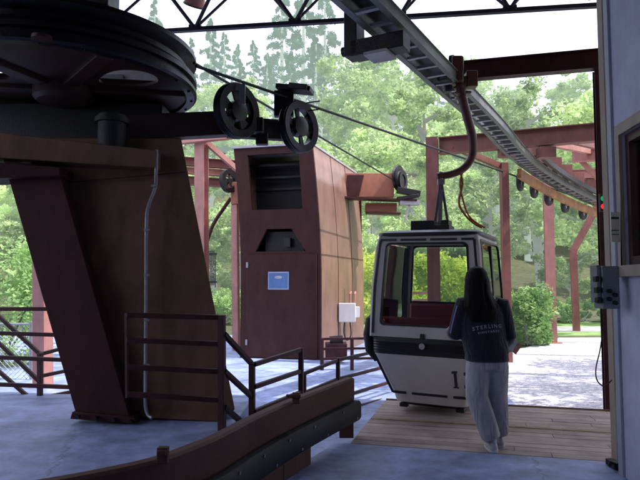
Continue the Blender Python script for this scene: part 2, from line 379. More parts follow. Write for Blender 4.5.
# ------------------------------------------------------------------ directions of the station
PS = R(15); uD = Vector((math.cos(PS), -math.sin(PS), 0)); nD = Vector((math.sin(PS), math.cos(PS), 0))   # deck and portal frames
GZ = -.12                                                                                                # outdoor ground level

# ------------------------------------------------------------------ ground, hill, paths
def hz(x, y):
    t = max(0, min(1, (y - 26) / 85)); h = 24 * t * t * (3 - 2 * t)
    h *= 1 + .30 * math.sin(x * .035 + 2.6) + .1 * math.sin(x * .09 + y * .05)
    return GZ - .006 + h * (1 if y < 130 else 1)
g = MB(); xs = [-400, -250, -150] + list(range(-100, 101, 5)) + [150, 250, 400]; ys = [-60, -20, 0, 10, 20] + list(range(25, 131, 5)) + [160, 220, 320, 600, 1500]
vs = [(x * (1 if y < 200 else 4), y, hz(x, min(y, 130))) for y in ys for x in xs]; nx = len(xs)
g.add(vs, [(j * nx + i, j * nx + i + 1, (j + 1) * nx + i + 1, (j + 1) * nx + i) for j in range(len(ys) - 1) for i in range(nx - 1)])
struct('ground', g, M['earth'], ang=180)
def sheet(name, pts, z, m): 
    b = MB(); b.add([(x, y, z) for x, y in pts], [tuple(range(len(pts)))]); return struct(name, b, m, smooth=False)
sheet('gravel_path', [(.9, 7.2), (16, 3), (22, 14), (12, 18.4), (7.2, 18.2), (5.2, 15.4), (3.2, 13.6), (1.2, 12)], GZ + .002, M['gravel'])
sheet('lawn', [(1, 19), (7, 18.9), (14, 19.2), (30, 14), (40, 25.5), (0, 25.5)], GZ - .002, M['lawn'])
sheet('far_path', [(2, 20.6), (30, 19.8), (30, 22.1), (2, 23)], GZ + .003, M['pathconc'])
sheet('lower_concrete_floor', [(-14, 4), (2.2, 4), (3.2, 13.2), (2.6, 19), (-14, 19)], GZ + .006, M['concrete'])  # bluish station concrete here, its colour imitating shade on the floor

# station floor
A = U(352, 443.5, Z=0); A.z = 0
fl = MB()
B0 = A - uD * .16; B1 = A + uD * 4.2
fl.prism([(B0.x, B0.y), (B1.x, B1.y), (5.2, -5), (-6, -5), (-6, 1.0), (-2.1, 2.2), (-1.1, 3.2)], [], -.28, 0)
struct('concrete_floor', fl, M['concrete'], bevel=.006)
# raised platform
c0 = U(228, 431, Z=.25)
pl = MB(); pl.prism([(c0.x, c0.y), (c0.x + .06, 7.0), (-10, 7.35), (-10, 1.3), (-2.3, 2.35), (-1.25, 3.25), (-.72, 4.35)], [], -.2, .25)
struct('platform', pl, M['concrete'], bevel=.01)
# two steps down to the lower floor
st = MB(); st.prism([(c0.x + .003, c0.y + .02), (c0.x + .30, c0.y + .12), (c0.x + .36, 6.9), (c0.x + .063, 6.9)], [], -.2, .07)
struct('steps', st, M['concrete'], bevel=.01)

# timber deck, boards run along uD
Md = Matrix(((uD.x, nD.x, 0, A.x), (uD.y, nD.y, 0, A.y), (0, 0, 1, 0), (0, 0, 0, 1)))
root_deck = thing('wooden_deck', 'weathered purple-grey board deck that the cabin hangs over', 'deck', A, -PS)
rd = random.Random(3); d = MB(Md); w = .146; nb = 15
for i in range(nb):
    y0 = .012 + i * w; x = -.02
    while x < 4.2:
        L_ = rd.uniform(1.5, 2.9); x1 = min(4.2, x + L_)
        d.box(((x + x1) / 2, y0 + w / 2 - .003, -.02 + rd.uniform(-.0012, .0012)), (x1 - x - .004, w - .007, .04)); x = x1
part('deck_boards', d, M['deck'], root_deck, bevel=.003)
s = MB(Md)
for yy, ww in ((1.09, .05), (2.205 + .012, .035)):
    s.box((2.09, yy, .0045), (4.2, ww, .004))
part('painted_stripe', s, M['yellow'], root_deck)
s = MB(Md); s.box((2.09, 1.12, -.10), (4.16, 2.2, .11)); part('deck_joists', s, M['timber'], root_deck)
s = MB(Md); s.box((2.09, 2.23, -.05), (4.2, .03, .13)); part('edge_board', s, M['timber'], root_deck)

# ------------------------------------------------------------------ roof, walls of the station behind and right
trA = U(165, 33, Z=5.0); trB = U(603, 7, Z=5.0); tu = (trB - trA); tu.z = 0; tu.normalize(); tn = Vector((-tu.y, tu.x, 0))
rf = MB(); e0 = trA - tu * 5 + tn * .35; e1 = trA + tu * 10.8 + tn * .35
rf.prism([(e0.x, e0.y), (e1.x, e1.y), (e1.x - 1, -5), (e0.x - 1, -5)], [], 6.12, 6.3)
rt = thing('station_roof', 'dark metal roof over the loading hall', 'roof', (0, 2, 6.12)); part('roof_deck', rf, M['roofm'], rt)
s = MB()
for k in range(7):
    p = trA + tu * (-4 + k * 2.2) - tn * .1; q = Vector((p.x - tn.x * 12, p.y - tn.y * 12, 6.02)); s.ibeam(Vector((p.x, p.y, 6.02)), q, .1, .19)
part('purlin', s, M['maroon_dark'], rt)
# end truss: one bottom chord, two top chords, webs fan out of each node
t = thing('roof_truss', 'blue-black triangular steel truss along the roof edge', 'truss', (0, 8, 5.0))
step = (U(400, 16.5, Z=5.0) - U(295, 23, Z=5.0)).length
n0 = U(295, 23.5, Z=5.0)
s = MB(); s.beam(n0 - tu * step * 6, n0 + tu * step * 5, .07, .05); part('bottom_chord', s, M['truss'], t)
for off in (-.42, .42):
    s = MB(); a = n0 + tn * off; a.z = 5.98; s.beam(a - tu * step * 6, a + tu * step * 5, .08, .08); part('top_chord', s, M['truss'], t)
for k in range(-5, 5):
    nd = n0 + tu * step * k
    for off in (-.42, .42):
        for sg in (-1, 1):
            q = nd + tn * off + tu * sg * step * .5; q.z = 5.95
            s = MB(); s.tube([nd + Vector((0, 0, .015)), q], .02 if off > 0 else .026, 8); part('web_bar', s, M['truss'], t)
    s = MB(); s.box(nd + Vector((0, 0, .03)), (.17, .05, .07), Matrix.Rotation(math.atan2(tu.y, tu.x), 4, 'Z')); part('gusset', s, M['truss'], t)

# right-hand building: stucco wall running back towards the camera, with window
cw = U(621.5, 474, Z=0); cw.z = 0
wd = Vector((-.10, -1, 0)).normalized(); wn = Vector((-wd.y, wd.x, 0)); wn = -wn if wn.x > 0 else wn
# wall frame: x along the wall toward the camera, y up, z out of the wall (to the left)
Mw = Matrix(((wd.x, 0, wn.x, cw.x), (wd.y, 0, wn.y, cw.y), (0, 1, 0, 0), (0, 0, 0, 1)))
bt = thing('station_building', 'pale lavender stucco building at the right with a dark maroon window', 'building', cw)
wx0, wx1, wy0, wy1 = .25, 1.5, 1.68, 2.72
s = MB(Mw); s.prism([(0, -.2), (9.4, -.2), (9.4, 6.1), (0, 6.1)], [[(wx0, wy0), (wx1, wy0), (wx1, wy1), (wx0, wy1)]], -.2, 0); part('wall', s, M['stucco'], bt)
s = MB(Mw); s.prism([(-.004, -.2), (.085, -.2), (.085, 6.1), (-.004, 6.1)], [], .001, .022); part('corner_board', s, M['trim'], bt, bevel=.003)
s = MB(Mw); s.prism([(wx0 - .075, wy0), (wx1 + .08, wy0), (wx1 + .08, wy1 + .09), (wx0 - .075, wy1 + .09)], [[(wx0, wy0 + .001), (wx1, wy0 + .001), (wx1, wy1), (wx0, wy1)]], .001, .03)
win = part('window', s, M['tantrim'], bt, bevel=.003)
s = MB(Mw); s.box(((wx0 + wx1) / 2 - .02, wy0 - .045, .03), (wx1 - wx0 + .26, .085, .10)); part('sill', s, M['tantrim'], win, bevel=.004)
s = MB(Mw); s.prism([(wx0 + .001, wy0 + .001), (wx1 - .001, wy0 + .001), (wx1 - .001, wy1 - .001), (wx0 + .001, wy1 - .001)], [[(wx0 + .07, wy0 + .07), (wx1 - .07, wy0 + .07), (wx1 - .07, wy1 - .07), (wx0 + .07, wy1 - .07)]], -.12, -.02); part('frame', s, M['bronze'], win)
s = MB(Mw); s.prism([(wx0 + .07, wy0 + .07), (wx1 - .07, wy0 + .07), (wx1 - .07, wy1 - .07), (wx0 + .07, wy1 - .07)], [], -.075, -.069); part('pane', s, M['glass'], win)
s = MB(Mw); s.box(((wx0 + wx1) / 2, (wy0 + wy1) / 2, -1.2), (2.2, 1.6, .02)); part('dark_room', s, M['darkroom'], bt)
s = MB(); pa = U(611.5, 300, D=5.35); pb9 = U(618.5, 300, D=5.35); s.box(((pa.x + pb9.x) / 2, 5.40, 2.3), (pb9.x - pa.x, .1, 4.9)); part('pilaster', s, M['tantrim'], bt, bevel=.004)
# far return wall of the building, a tan pilaster set back behind the corner board
s = MB(); p = cw - wn * .14 + Vector((0, .0, 0)); s.box((cw.x + 2.03, cw.y + .06, 2.95), (4.0, .1, 6.3)); part('end_wall', s, M['tantrim'], bt)
# unseen walls added behind the photographer so camera-facing sides stay dark
s = MB(); s.box((-.4, -5.0, 2.95), (11.6, .2, 6.3)); solo('back_wall', s, M['stucco'], 'unseen pale stucco wall added behind the loading floor to shut out skylight', 'wall', (0, -5, 0))
s = MB(); s.box((-6.1, -2.2, 2.95), (.2, 5.4, 6.3)); solo('side_wall', s, M['stucco'], 'unseen pale stucco side wall added left of the loading floor to shut out skylight', 'wall', (-6.1, -2.2, 0))

# ------------------------------------------------------------------ portal frames carrying the track
def ipost(mb, base, top, w=.2): 
    mb.ibeam(base, top, w, w, .016, up=nD)
def frame_thing(name, label, loc): return thing(name, label, 'steel frame', loc, 0, 'steel portal frames over the track')
# frame 1, at the deck edge
pb = U(611.5, 405, Z=0); zt = 4.60
f1 = frame_thing('portal_frame', 'dark maroon steel portal frame nearest the camera, its post beside the grey control boxes', (pb.x, pb.y, 0))
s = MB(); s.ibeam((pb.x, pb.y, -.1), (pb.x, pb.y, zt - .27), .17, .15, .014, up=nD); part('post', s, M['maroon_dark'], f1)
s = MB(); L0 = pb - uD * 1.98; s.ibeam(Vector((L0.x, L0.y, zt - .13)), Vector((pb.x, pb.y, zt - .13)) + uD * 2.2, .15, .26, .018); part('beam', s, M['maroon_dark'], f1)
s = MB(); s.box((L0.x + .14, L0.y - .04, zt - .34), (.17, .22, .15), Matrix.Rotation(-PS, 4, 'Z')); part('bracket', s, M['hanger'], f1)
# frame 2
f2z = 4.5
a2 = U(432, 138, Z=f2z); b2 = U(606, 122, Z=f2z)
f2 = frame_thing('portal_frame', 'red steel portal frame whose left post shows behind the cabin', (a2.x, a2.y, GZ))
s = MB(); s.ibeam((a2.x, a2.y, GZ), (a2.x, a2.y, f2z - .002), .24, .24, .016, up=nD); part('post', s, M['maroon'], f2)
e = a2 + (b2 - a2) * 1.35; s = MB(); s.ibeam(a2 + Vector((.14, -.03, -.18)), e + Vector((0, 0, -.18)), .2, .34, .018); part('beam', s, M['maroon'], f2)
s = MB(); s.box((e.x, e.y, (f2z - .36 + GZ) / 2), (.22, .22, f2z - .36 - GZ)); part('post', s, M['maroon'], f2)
for px_, py_ in ((507, 152), (546, 153)):
    p = U(px_, py_, D=a2.y + (b2.y - a2.y) * (px_ - 432) / 174); s = MB(); s.box(p, (.30, .24, .20)); part('rail_bracket', s, M['maroon'], f2)
# slim post carrying the track behind the cabin
pz = U(508, 362, Z=GZ); s = MB(); top = U(504, 163, D=pz.y)
r1 = thing('track_support', 'tall brick-red post just right of the cabin with a brace to its top', 'post', (pz.x, pz.y, GZ), 0, 'red posts under the track')
s.box(((pz.x), pz.y, (GZ + top.z) / 2), (.15, .2, top.z - GZ)); part('post', s, M['maroon'], r1, bevel=.006)
s = MB(); s.beam(U(452, 146, D=a2.y - .12), U(500, 166, D=pz.y), .09, .12); part('brace', s, M['maroon'], r1)
pz = U(552, 343, Z=GZ); top = U(550, 172, D=pz.y)
r2 = thing('track_support', 'pink-lit straight red post rising out of the white gravel', 'post', (pz.x, pz.y, GZ), 0, 'red posts under the track')
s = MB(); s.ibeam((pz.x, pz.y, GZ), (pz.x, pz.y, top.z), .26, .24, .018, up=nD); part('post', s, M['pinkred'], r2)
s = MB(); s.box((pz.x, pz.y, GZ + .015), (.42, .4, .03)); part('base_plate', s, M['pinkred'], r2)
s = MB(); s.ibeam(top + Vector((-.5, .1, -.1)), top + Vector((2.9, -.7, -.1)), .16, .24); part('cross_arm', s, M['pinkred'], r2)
pz = U(576.5, 331, Z=GZ); k1 = U(573, 251, D=pz.y); k2 = U(598, 205, D=pz.y)
r3 = thing('track_support', 'kinked red post that bends right below the far end of the track', 'post', (pz.x, pz.y, GZ), 0, 'red posts under the track')
s = MB(); s.beam((pz.x, pz.y, GZ), k1 + Vector((0, 0, .06)), .22, .22, up=nD); part('post', s, M['maroon'], r3)
s = MB(); s.beam(k1 + Vector((-.02, 0, -.04)), k2, .22, .22, up=nD); part('raking_arm', s, M['maroon'], r3)
# farther frames over the curve
for i, (lab, D_, yb, xl, xr) in enumerate((('red steel portal frame third from the camera, over the start of the curve', 14.2, 156, 572, 650), ('pink-lit farthest steel portal frame above the curve of the track', 17.2, 176, 566, 645))):
    a = U(xl, yb, D=D_); b = U(xr, yb - 4, D=D_ - .8); fr = frame_thing('portal_frame', lab, (b.x, b.y, GZ))
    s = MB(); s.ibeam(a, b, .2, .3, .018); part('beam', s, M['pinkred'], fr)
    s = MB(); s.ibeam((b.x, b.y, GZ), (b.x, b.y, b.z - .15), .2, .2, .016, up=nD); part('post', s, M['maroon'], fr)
    s = MB(); s.beam(a + Vector((.2, 0, -.1)), a + Vector((.9, -.1, -.95)), .09, .1); part('brace', s, M['pinkred'], fr)
    if i == 0:
        s = MB(); s.beam(U(535, 140, D=11.5), a + Vector((.5, 0, .1)), .12, .14); part('tie_beam', s, M['pinkred'], fr)
        s = MB(); s.beam(U(560, 138, D=11.6), U(602, 148, D=13.5), .1, .12); part('tie_beam', s, M['maroon'], fr)

# ------------------------------------------------------------------ the overhead track
RZ = 4.0
def bez(pts, n=8):
    out = []; P = [pts[0]] + pts + [pts[-1]]
    for i in range(1, len(P) - 2):
        for k in range(n):
            t = k / n; a, b, c, e = P[i - 1], P[i], P[i + 1], P[i + 2]
            out.append(.5 * ((2 * b) + (c - a) * t + (2 * a - 5 * b + 4 * c - e) * t * t + (3 * b - a - 3 * c + e) * t ** 3))
    out.append(pts[-1]); return out
k0 = U(354, 0, Z=RZ); k1_ = U(492, 129, Z=RZ); dr = (k1_ - k0).normalized()
ctrl = [k0 - dr * 6, k0 - dr * 2, k0, k0.lerp(k1_, .5), k1_, U(516, 155, Z=RZ - .02), U(541, 175, D=14.0), U(570, 192, D=15.6), U(606, 208, D=17.4), U(650, 224, D=19.2)]
path = bez(ctrl, 8)
def offs(pts, o, dz=0):
    out = []
    for i, p in enumerate(pts):
        d = (pts[min(i + 1, len(pts) - 1)] - pts[max(i - 1, 0)]).normalized(); sd = d.cross(Vector((0, 0, 1))).normalized()
        out.append(p + sd * o + Vector((0, 0, dz)))
    return out
def sweep(mb, pts, sec):
    """sweep a rectangle section list (x0,x1,z0,z1) along pts"""
    x0, x1, z0, z1 = sec; vs = []
    for i, p in enumerate(pts):
        d = (pts[min(i + 1, len(pts) - 1)] - pts[max(i - 1, 0)]).normalized(); sd = d.cross(Vector((0, 0, 1))).normalized()
        for x, z in ((x0, z0), (x1, z0), (x1, z1), (x0, z1)): vs.append(p + sd * x + Vector((0, 0, z)))
    fs = [(i * 4 + k, i * 4 + (k + 1) % 4, i * 4 + 4 + (k + 1) % 4, i * 4 + 4 + k) for i in range(len(pts) - 1) for k in range(4)]
    n = len(pts) * 4; fs += [(3, 2, 1, 0), (n - 4, n - 3, n - 2, n - 1)]
    return mb.add(vs, fs)
tr = thing('overhead_track', 'long galvanised ladder-like overhead track curving right into the trees', 'track', (k0.x, k0.y, RZ))
for sg, nm in ((-1, 'side_rail'), (1, 'side_rail')):
    s = MB(); xo = sg * .15
    sweep(s, path, (xo - .012, xo + .012, .008, .132)); sweep(s, path, (xo - .032, xo + .032, 0, .008)); sweep(s, path, (xo - .032, xo + .032, .132, .14))
    part(nm, s, M['railsteel'], tr, smooth=False)
s = MB(); sweep(s, path, (-.1, .1, .10, .11)); part('top_plate', s, M['blacksteel'], tr, smooth=False)
acc = 0; nr = 0
for i in range(len(path) - 1):
    seg = (path[i + 1] - path[i]).length; d = (path[i + 1] - path[i]).normalized(); sd = d.cross(Vector((0, 0, 1))).normalized()
    while acc < seg and nr < 75:
        p = path[i] + d * acc; s = MB(); s.beam(p - sd * .113, p + sd * .113, .05, .03, off=(0, .02)); part('rung', s, M['railrung'], tr); acc += .33; nr += 1
    acc -= seg
# ochre drive rail and tyres beside the far curve
cp = [p for p in path if p.y > 12.3]
s = MB(); sweep(s, cp, (-.17, -.09, -.30, -.10)); part('drive_rail', s, M['yellowrail'], tr, smooth=False)
s = MB(); sweep(s, cp, (.24, .32, .12, .24)); part('cable_tray', s, M['blacksteel'], tr, smooth=False)
for i in range(2, len(cp) - 1, 4):
    p = cp[i]; d = (cp[i + 1] - cp[i]).normalized(); sd = d.cross(Vector((0, 0, 1))).normalized()
    c = p - sd * .25 + Vector((0, 0, -.28)); ty = MB(); ty.lathe([(.10, -.05), (.19, -.05), (.21, -.02), (.21, .02), (.19, .05), (.10, .05)], c, sd, 24)
    tt = part('drive_tyre', ty, M['black'], tr); h = MB(); h.disc(c, .1, .06, sd, 16); part('hub', h, M['railrung'], tt)
for i in range(2, len(cp) - 2, 3):
    p = cp[i]; s = MB(); s.box(p + Vector((.1, 0, .42)), (.26, .26, .32)); s.box(p + Vector((.1, 0, .21)), (.1, .1, .1)); part('hanger_block', s, M['maroon'], tr)
# C-shaped yoke that carries the near track
y0 = U(378, 47, Z=RZ - .13); sdr = dr.cross(Vector((0, 0, 1))).normalized()
yk = thing('track_yoke', 'black C-shaped yoke clasping the underside of the near track', 'bracket', (y0.x, y0.y, RZ - .2))
s = MB(); s.beam(y0 - sdr * .26, y0 + sdr * .30, .20, .16); part('crosspiece', s, M['blacksteel'], yk, bevel=.008)
s = MB(); s.beam(y0 - sdr * .26 - Vector((0, 0, .07)), y0 - sdr * .26 + Vector((0, 0, 2.1)), .14, .2, up=dr); part('drop_arm', s, M['blacksteel'], yk, bevel=.008)
s = MB(); s.beam(y0 - sdr * .10 - Vector((0, 0, .095)), y0 + sdr * .14 - Vector((0, 0, .095)), .26, .03); part('shim_plate', s, M['railrung'], yk)
s = MB(); 
for o in (-.33,): s.disc(y0 - sdr * .36 + Vector((0, 0, .02)), .05, .06, sdr, 12)
part('bolt', s, M['blacksteel'], yk)

# signal lamp
sl = U(602.5, 203, D=7.15)
sg = thing('signal_lamp', 'small black signal lamp box glowing green over red', 'signal', (sl.x, sl.y, sl.z - .12))
s = MB(); s.box(sl, (.075, .06, .21)); part('housing', s, M['black'], sg, bevel=.005)
s = MB(); s.beam(sl + Vector((.03, 0, .08)), sl + Vector((.12, .02, .08)), .02, .02); part('arm', s, M['black'], sg)
for dz, cc, nm in ((.05, (.0, .35, .12), 'green'), (-.045, (.9, .02, .02), 'red')):
    s = MB(); s.disc(sl + Vector((-.003, -.033, dz)), .032, .008, (0, 1, 0), 20); part('lens', s, emit(nm + '_lens', cc, 1.2 if nm == 'red' else .8), sg, nm + ' lit lens')

# control boxes and placard on the right wall
def bxpx(mb, x0, y0, x1, y1, D, dep):
    a = U(x0, y0, D=D); b = U(x1, y1, D=D); c = (a + b) / 2; mb.box(c + Vector((0, dep / 2, 0)), (abs(b.x - a.x), dep, abs(a.z - b.z))); return a, b
q = U(608, 309, D=4.7)
cb = thing('control_box', 'grey electrical control box with black push buttons on the building corner', 'control box', q)
s = MB(); bxpx(s, 602, 266, 620.5, 309, 4.68, .16); bod = part('enclosure', s, M['enclosure'], cb, bevel=.006)
s = MB(); bxpx(s, 596.5, 265, 601.5, 303, 4.70, .12); part('side_box', s, M['enclosure'], cb, bevel=.004)
for (x, y) in ((609.5, 299), (615.5, 295), (615.5, 303), (609.5, 291)):
    c = U(x, y, D=4.665); s = MB(); s.disc(c, .016, .03, (0, 1, 0), 16); part('push_button', s, M['black'], cb)
for (x, y) in ((596, 279), (597, 290), (598, 300)):
    c = U(x, y, D=4.69); s = MB(); s.box(c, (.03, .05, .045)); part('switch', s, M['blacksteel'], cb, bevel=.004)
s = MB(); c = U(617, 311, D=5.1); s.tube([U(617.5, 309, D=5.06), U(617.8, 380, D=5.06), U(618.5, 462, D=5.06)], .016, 10); part('conduit', s, M['galv'], cb)
s = MB(); s.tube(bez([U(602, 308, D=5.05), U(602.5, 330, D=5.1), U(600, 350, D=5.3), U(596, 368, D=5.3), U(597, 380, D=5.25), U(604, 386, D=5.2), U(612, 380, D=5.15)]), .006, 6)
part('loose_cable', s, M['black'], cb)
pc = U(615, 242, D=4.75)
pcd = thing('placard', 'pale notice placard above the grey control box', 'sign', pc)
s = MB(); bxpx(s, 610.5, 212, 620, 242, 4.745, .012); part('board', s, M['placard'], pcd, bevel=.002)
for ya, yb in ((217, 219), (234, 234.7), (230, 230.7)):
    s = MB(); bxpx(s, 611.5, ya, 619, yb, 4.741, .003); part('printed_bar', s, M['ink'], pcd)
# small black door stop by the wall foot
c = U(617, 467, Z=.02); s = MB(); s.box(c + Vector((0, .05, .01)), (.07, .16, .05)); s.tube([c + Vector((-.02, -.01, .03)), c + Vector((-.07, -.04, .05)), c + Vector((-.09, -.05, .02))], .014, 8)
solo('door_stop', s, M['black'], 'small black foot latch on the floor at the wall corner', 'latch', (c.x, c.y, 0), bevel=.006)

# ------------------------------------------------------------------ bull wheel, rope, sheaves
WC = Vector((-2.77, 6.34, 0)); WR = 1.40; ZT, ZB = 4.03, 3.60
bw = thing('bull_wheel', 'huge dark horizontal drive wheel overhead at the upper left', 'wheel', (WC.x, WC.y, ZB))
s = MB(); c = Vector((WC.x, WC.y, 0))
s.lathe([(WR - .10, ZT), (WR, ZT), (WR + .005, ZT - .05), (WR - .02, ZT - .07), (WR - .09, ZT - .12), (WR - .09, ZT - .17), (WR - .02, ZT - .22), (WR + .01, ZT - .25), (WR + .01, ZT - .30), (WR - .03, ZT - .31), (WR - .03, ZT - .36), (WR + .012, ZT - .375), (WR + .012, ZB + .02), (WR - .015, ZB), (WR - .10, ZB)], c, (0, 0, 1), 120)
part('rim', s, M['wheelrim'], bw)
def ring_pts(r, n=90): return [(WC.x + r * math.cos(2 * PI * k / n), WC.y + r * math.sin(2 * PI * k / n)) for k in range(n)]
hol = []
for k in range(6):
    if k % 2: continue
    a0 = R(-21 + 60 * k)
    o = []
    for j in range(28):
        tt = 2 * PI * j / 28; rr = .84 + .33 * math.cos(tt); aa = a0 + .27 * math.sin(tt) ; o.append((WC.x + rr * math.cos(aa), WC.y + rr * math.sin(aa)))
    hol.append(o)
s = MB(); s.prism(ring_pts(WR - .101), hol, ZB + .03, ZB + .06); part('web_plate', s, M['wheel'], bw)
for k in range(6):
    a = R(-51 + 60 * k); dd = Vector((math.cos(a), math.sin(a), 0)); s = MB()
    s.beam(Vector((WC.x, WC.y, ZB + .10)) + dd * .28, Vector((WC.x, WC.y, ZB + .10)) + dd * (WR - .11), .16, .16, off=(0, -.035)); part('spoke', s, M['wheel'], bw, bevel=.01)
s = MB(); s.lathe([(.0005, ZB - .12), (.26, ZB - .12), (.30, ZB - .08), (.30, ZT - .1), (.0005, ZT - .1)], c, (0, 0, 1), 40); part('hub', s, M['wheel'], bw)
a = U(42, 38, Z=ZB + .02); s = MB(); s.disc(a, .085, .03, (0, 0, 1), 30); part('access_cover', s, M['maroon_dark'], bw)
for k in range(24):
    a = 2 * PI * k / 24; s = MB(); s.disc((WC.x + 1.355 * math.cos(a), WC.y + 1.355 * math.sin(a), ZB - .006), .016, .018, (0, 0, 1), 8); part('bolt', s, M['blacksteel'], bw)

ZR = ZT - .145
ra = U(196, 66, D=6.15); rb = U(640, 219, D=23.5)
s = MB(); s.tube([ra, ra.lerp(rb, .5), rb, rb + (rb - ra) * .6], .019, 8)
solo('haul_rope', s, M['rope'], 'upper steel rope running from the big wheel over the sheaves into the trees at right', 'cable', ra, fix=False)
rc = U(194, 63, D=6.3); rd_ = U(404, 186, D=16.4)
s = MB(); s.tube([rc, rd_], .017, 8); solo('haul_rope', s, M['rope'], 'lower steel rope running from the big wheel down to the far tower bracket', 'cable', rc, fix=False)

ropedir = (rb - ra); ropedir.z = 0; ropedir.normalize(); wax = Vector((ropedir.y, -ropedir.x, 0))
def sheave(name, c, r, label, mrim, spokes=6, wsp=.14):
    t = thing(name, label, 'pulley', c - Vector((0, 0, r)), 0, 'rope sheaves beside the big wheel')
    ax = wax
    s = MB(); s.lathe([(r * .70, -.045), (r * .97, -.055), (r, -.04), (r * .93, 0), (r, .04), (r * .97, .055), (r * .70, .045)], c, ax, 56); part('rim', s, mrim, t)
    s = MB(); s.lathe([(.0005, -.07), (r * .16, -.07), (r * .38, -.05), (r * .38, .05), (r * .16, .07), (.0005, .07)], c, ax, 32); part('hub', s, M['blacksteel'], t)
    T, _ = s.frame(c - ax, c + ax)
    for k in range(spokes):
        a = 2 * PI * k / spokes + .3; s = MB(T)
        s.prism([(math.cos(a + .30) * r * .28, math.sin(a + .30) * r * .28), (math.cos(a - .30) * r * .28, math.sin(a - .30) * r * .28), (math.cos(a - wsp) * r * .72, math.sin(a - wsp) * r * .72), (math.cos(a + wsp) * r * .72, math.sin(a + wsp) * r * .72)], [], -.012, .012, Matrix.Rotation(PI / 2, 4, 'X'))
        part('spoke', s, M['blacksteel'], t)
    return t
cB = U(299, 127, D=7.1); cA = U(237, 111, D=6.55)
sheave('rope_sheave', cB, .315, 'spoked rope sheave at the end of the dark arm', M['wheelrim'])
sheave('rope_sheave', cA, .31, 'rope sheave nearer the big wheel with a grey bracket on it', M['wheelrim'], 5, .34)
sa = thing('rope_gantry', 'dark steel arm reaching right from under the big wheel to the sheaves', 'arm', U(150, 140, D=6.3))
s = MB(); s.beam(U(105, 130, D=6.25), U(232, 124, D=6.75), .18, .27); part('arm_beam', s, M['wheel'], sa, bevel=.008)
s = MB(); s.beam(U(228, 127, D=6.75), U(288, 131, D=7.25), .12, .24); part('arm_end', s, M['blacksteel'], sa, bevel=.008)
s = MB(); s.box(U(284, 104, D=7.3), (.24, .1, .32)); part('side_plate', s, M['blacksteel'], sa, bevel=.006)
s = MB(); s.beam(U(278, 88, D=7.3), U(312, 91, D=7.2), .22, .06); s.beam(U(290, 86, D=7.2), U(308, 88, D=7.1), .10, .07); part('guard_cap', s, M['blacksteel'], sa, bevel=.008)
s = MB(); s.box(U(242, 94, D=6.45), (.07, .03, .22)); part('bracket', s, M['galv'], sa)
s = MB(); s.box(U(254, 126, D=6.8), (.22, .16, .17)); s.box(U(262, 139, D=6.9), (.14, .1, .14)); part('bearing_block', s, M['blacksteel'], sa, bevel=.01)
for yy, dx in ((101, 0), (109, 2)):
    s = MB(); s.tube([U(306 + dx, yy + 2, D=7.1), U(320, yy, D=7.1)], .008, 6); part('guide_pin', s, M['blacksteel'], sa)

# ------------------------------------------------------------------ left pylon
py = thing('drive_pylon', 'leaning brown steel-plate pylon under the big wheel', 'pylon', U(150, 418, Z=.25))
def face(mb, px4, Df, back):
    """plate from four photo corners on the vertical plane through depths Df, thickened away by back"""
    P = [U(x, y, D=d_) for (x, y), d_ in zip(px4, Df)]; Q = [p + back for p in P]
    n = len(P); fs = [tuple(range(n - 1, -1, -1)), tuple(range(n, 2 * n))] + [(i, (i + 1) % n, (i + 1) % n + n, i + n) for i in range(n)]
    return mb.add(P + Q, fs)
zb = .25; pl_b0 = U(100, 416, Z=zb); pl_b1 = U(216, 422, Z=zb)
s = MB(); face(s, [(96, 415), (216, 422), (235, 410), (181, 138), (20, 138)], [pl_b1.y + .10, pl_b1.y, pl_b1.y + .18, pl_b1.y + .55, pl_b1.y + .55], Vector((-.13, .60, 0))); part('body_plate', s, M['pylon'], py, bevel=.012)
s = MB(); face(s, [(76, 416), (131, 420.5), (59, 168), (3, 160)], [pl_b1.y - .02, pl_b1.y - .08, pl_b1.y + .25, pl_b1.y + .25], Vector((0, .16, 0))); part('leg', s, M['pylonleg'], py, bevel=.012)
s = MB(); face(s, [(-60, 154), (156, 168), (156, 150), (-60, 126)], [pl_b1.y + .1, pl_b1.y + .33, pl_b1.y + .33, pl_b1.y + .1], Vector((0, .35, 0))); part('header_beam', s, M['pylon'], py, bevel=.01)
s = MB(); face(s, [(-60, 180), (60, 176), (60, 167), (-60, 158)], [5.75, 5.85, 5.85, 5.75], Vector((0, .4, 0))); part('lower_flange', s, M['pylonleg'], py, bevel=.008)
c1 = U(112, 132, D=6.1); s = MB(); s.lathe([(.0005, -.17), (.13, -.17), (.14, -.14), (.14, .17), (.0005, .17)], c1, (0, 0, 1), 28); s.lathe([(.0005, -.05), (.17, -.05), (.17, 0), (.0005, 0)], c1 + Vector((0, 0, .14)), (0, 0, 1), 28); part('brake_motor', s, M['black'], py)
gb = MB(); gb.box((WC.x - .35, 7.05, 3.34), (2.7, .9, .44)); part('gearbox_base', gb, M['black'], py, bevel=.02)
gb = MB(); gb.box((WC.x + .12, WC.y + 1.66, 3.72), (1.5, .34, 1.45)); part('machine_cabinet', gb, M['cap'], py, bevel=.02)
gb = MB(); gb.box((WC.x - .12, WC.y + 1.47, 4.0), (.55, .04, .6)); part('cabinet_door', gb, M['enclosure'], py, bevel=.006)
Dp = pl_b1.y
s = MB(); s.beam(U(62, 183, D=pl_b1.y + .42), U(186, 172, D=pl_b1.y + .43), .012, .012); part('weld_seam', s, M['pylonleg'], py)
s = MB(); face(s, [(70, 419), (136, 424), (134, 417), (72, 412)], [pl_b1.y - .06, pl_b1.y - .12, pl_b1.y - .12, pl_b1.y - .06], Vector((0, .22, 0))); part('base_plate', s, M['pylonleg'], py, bevel=.006)
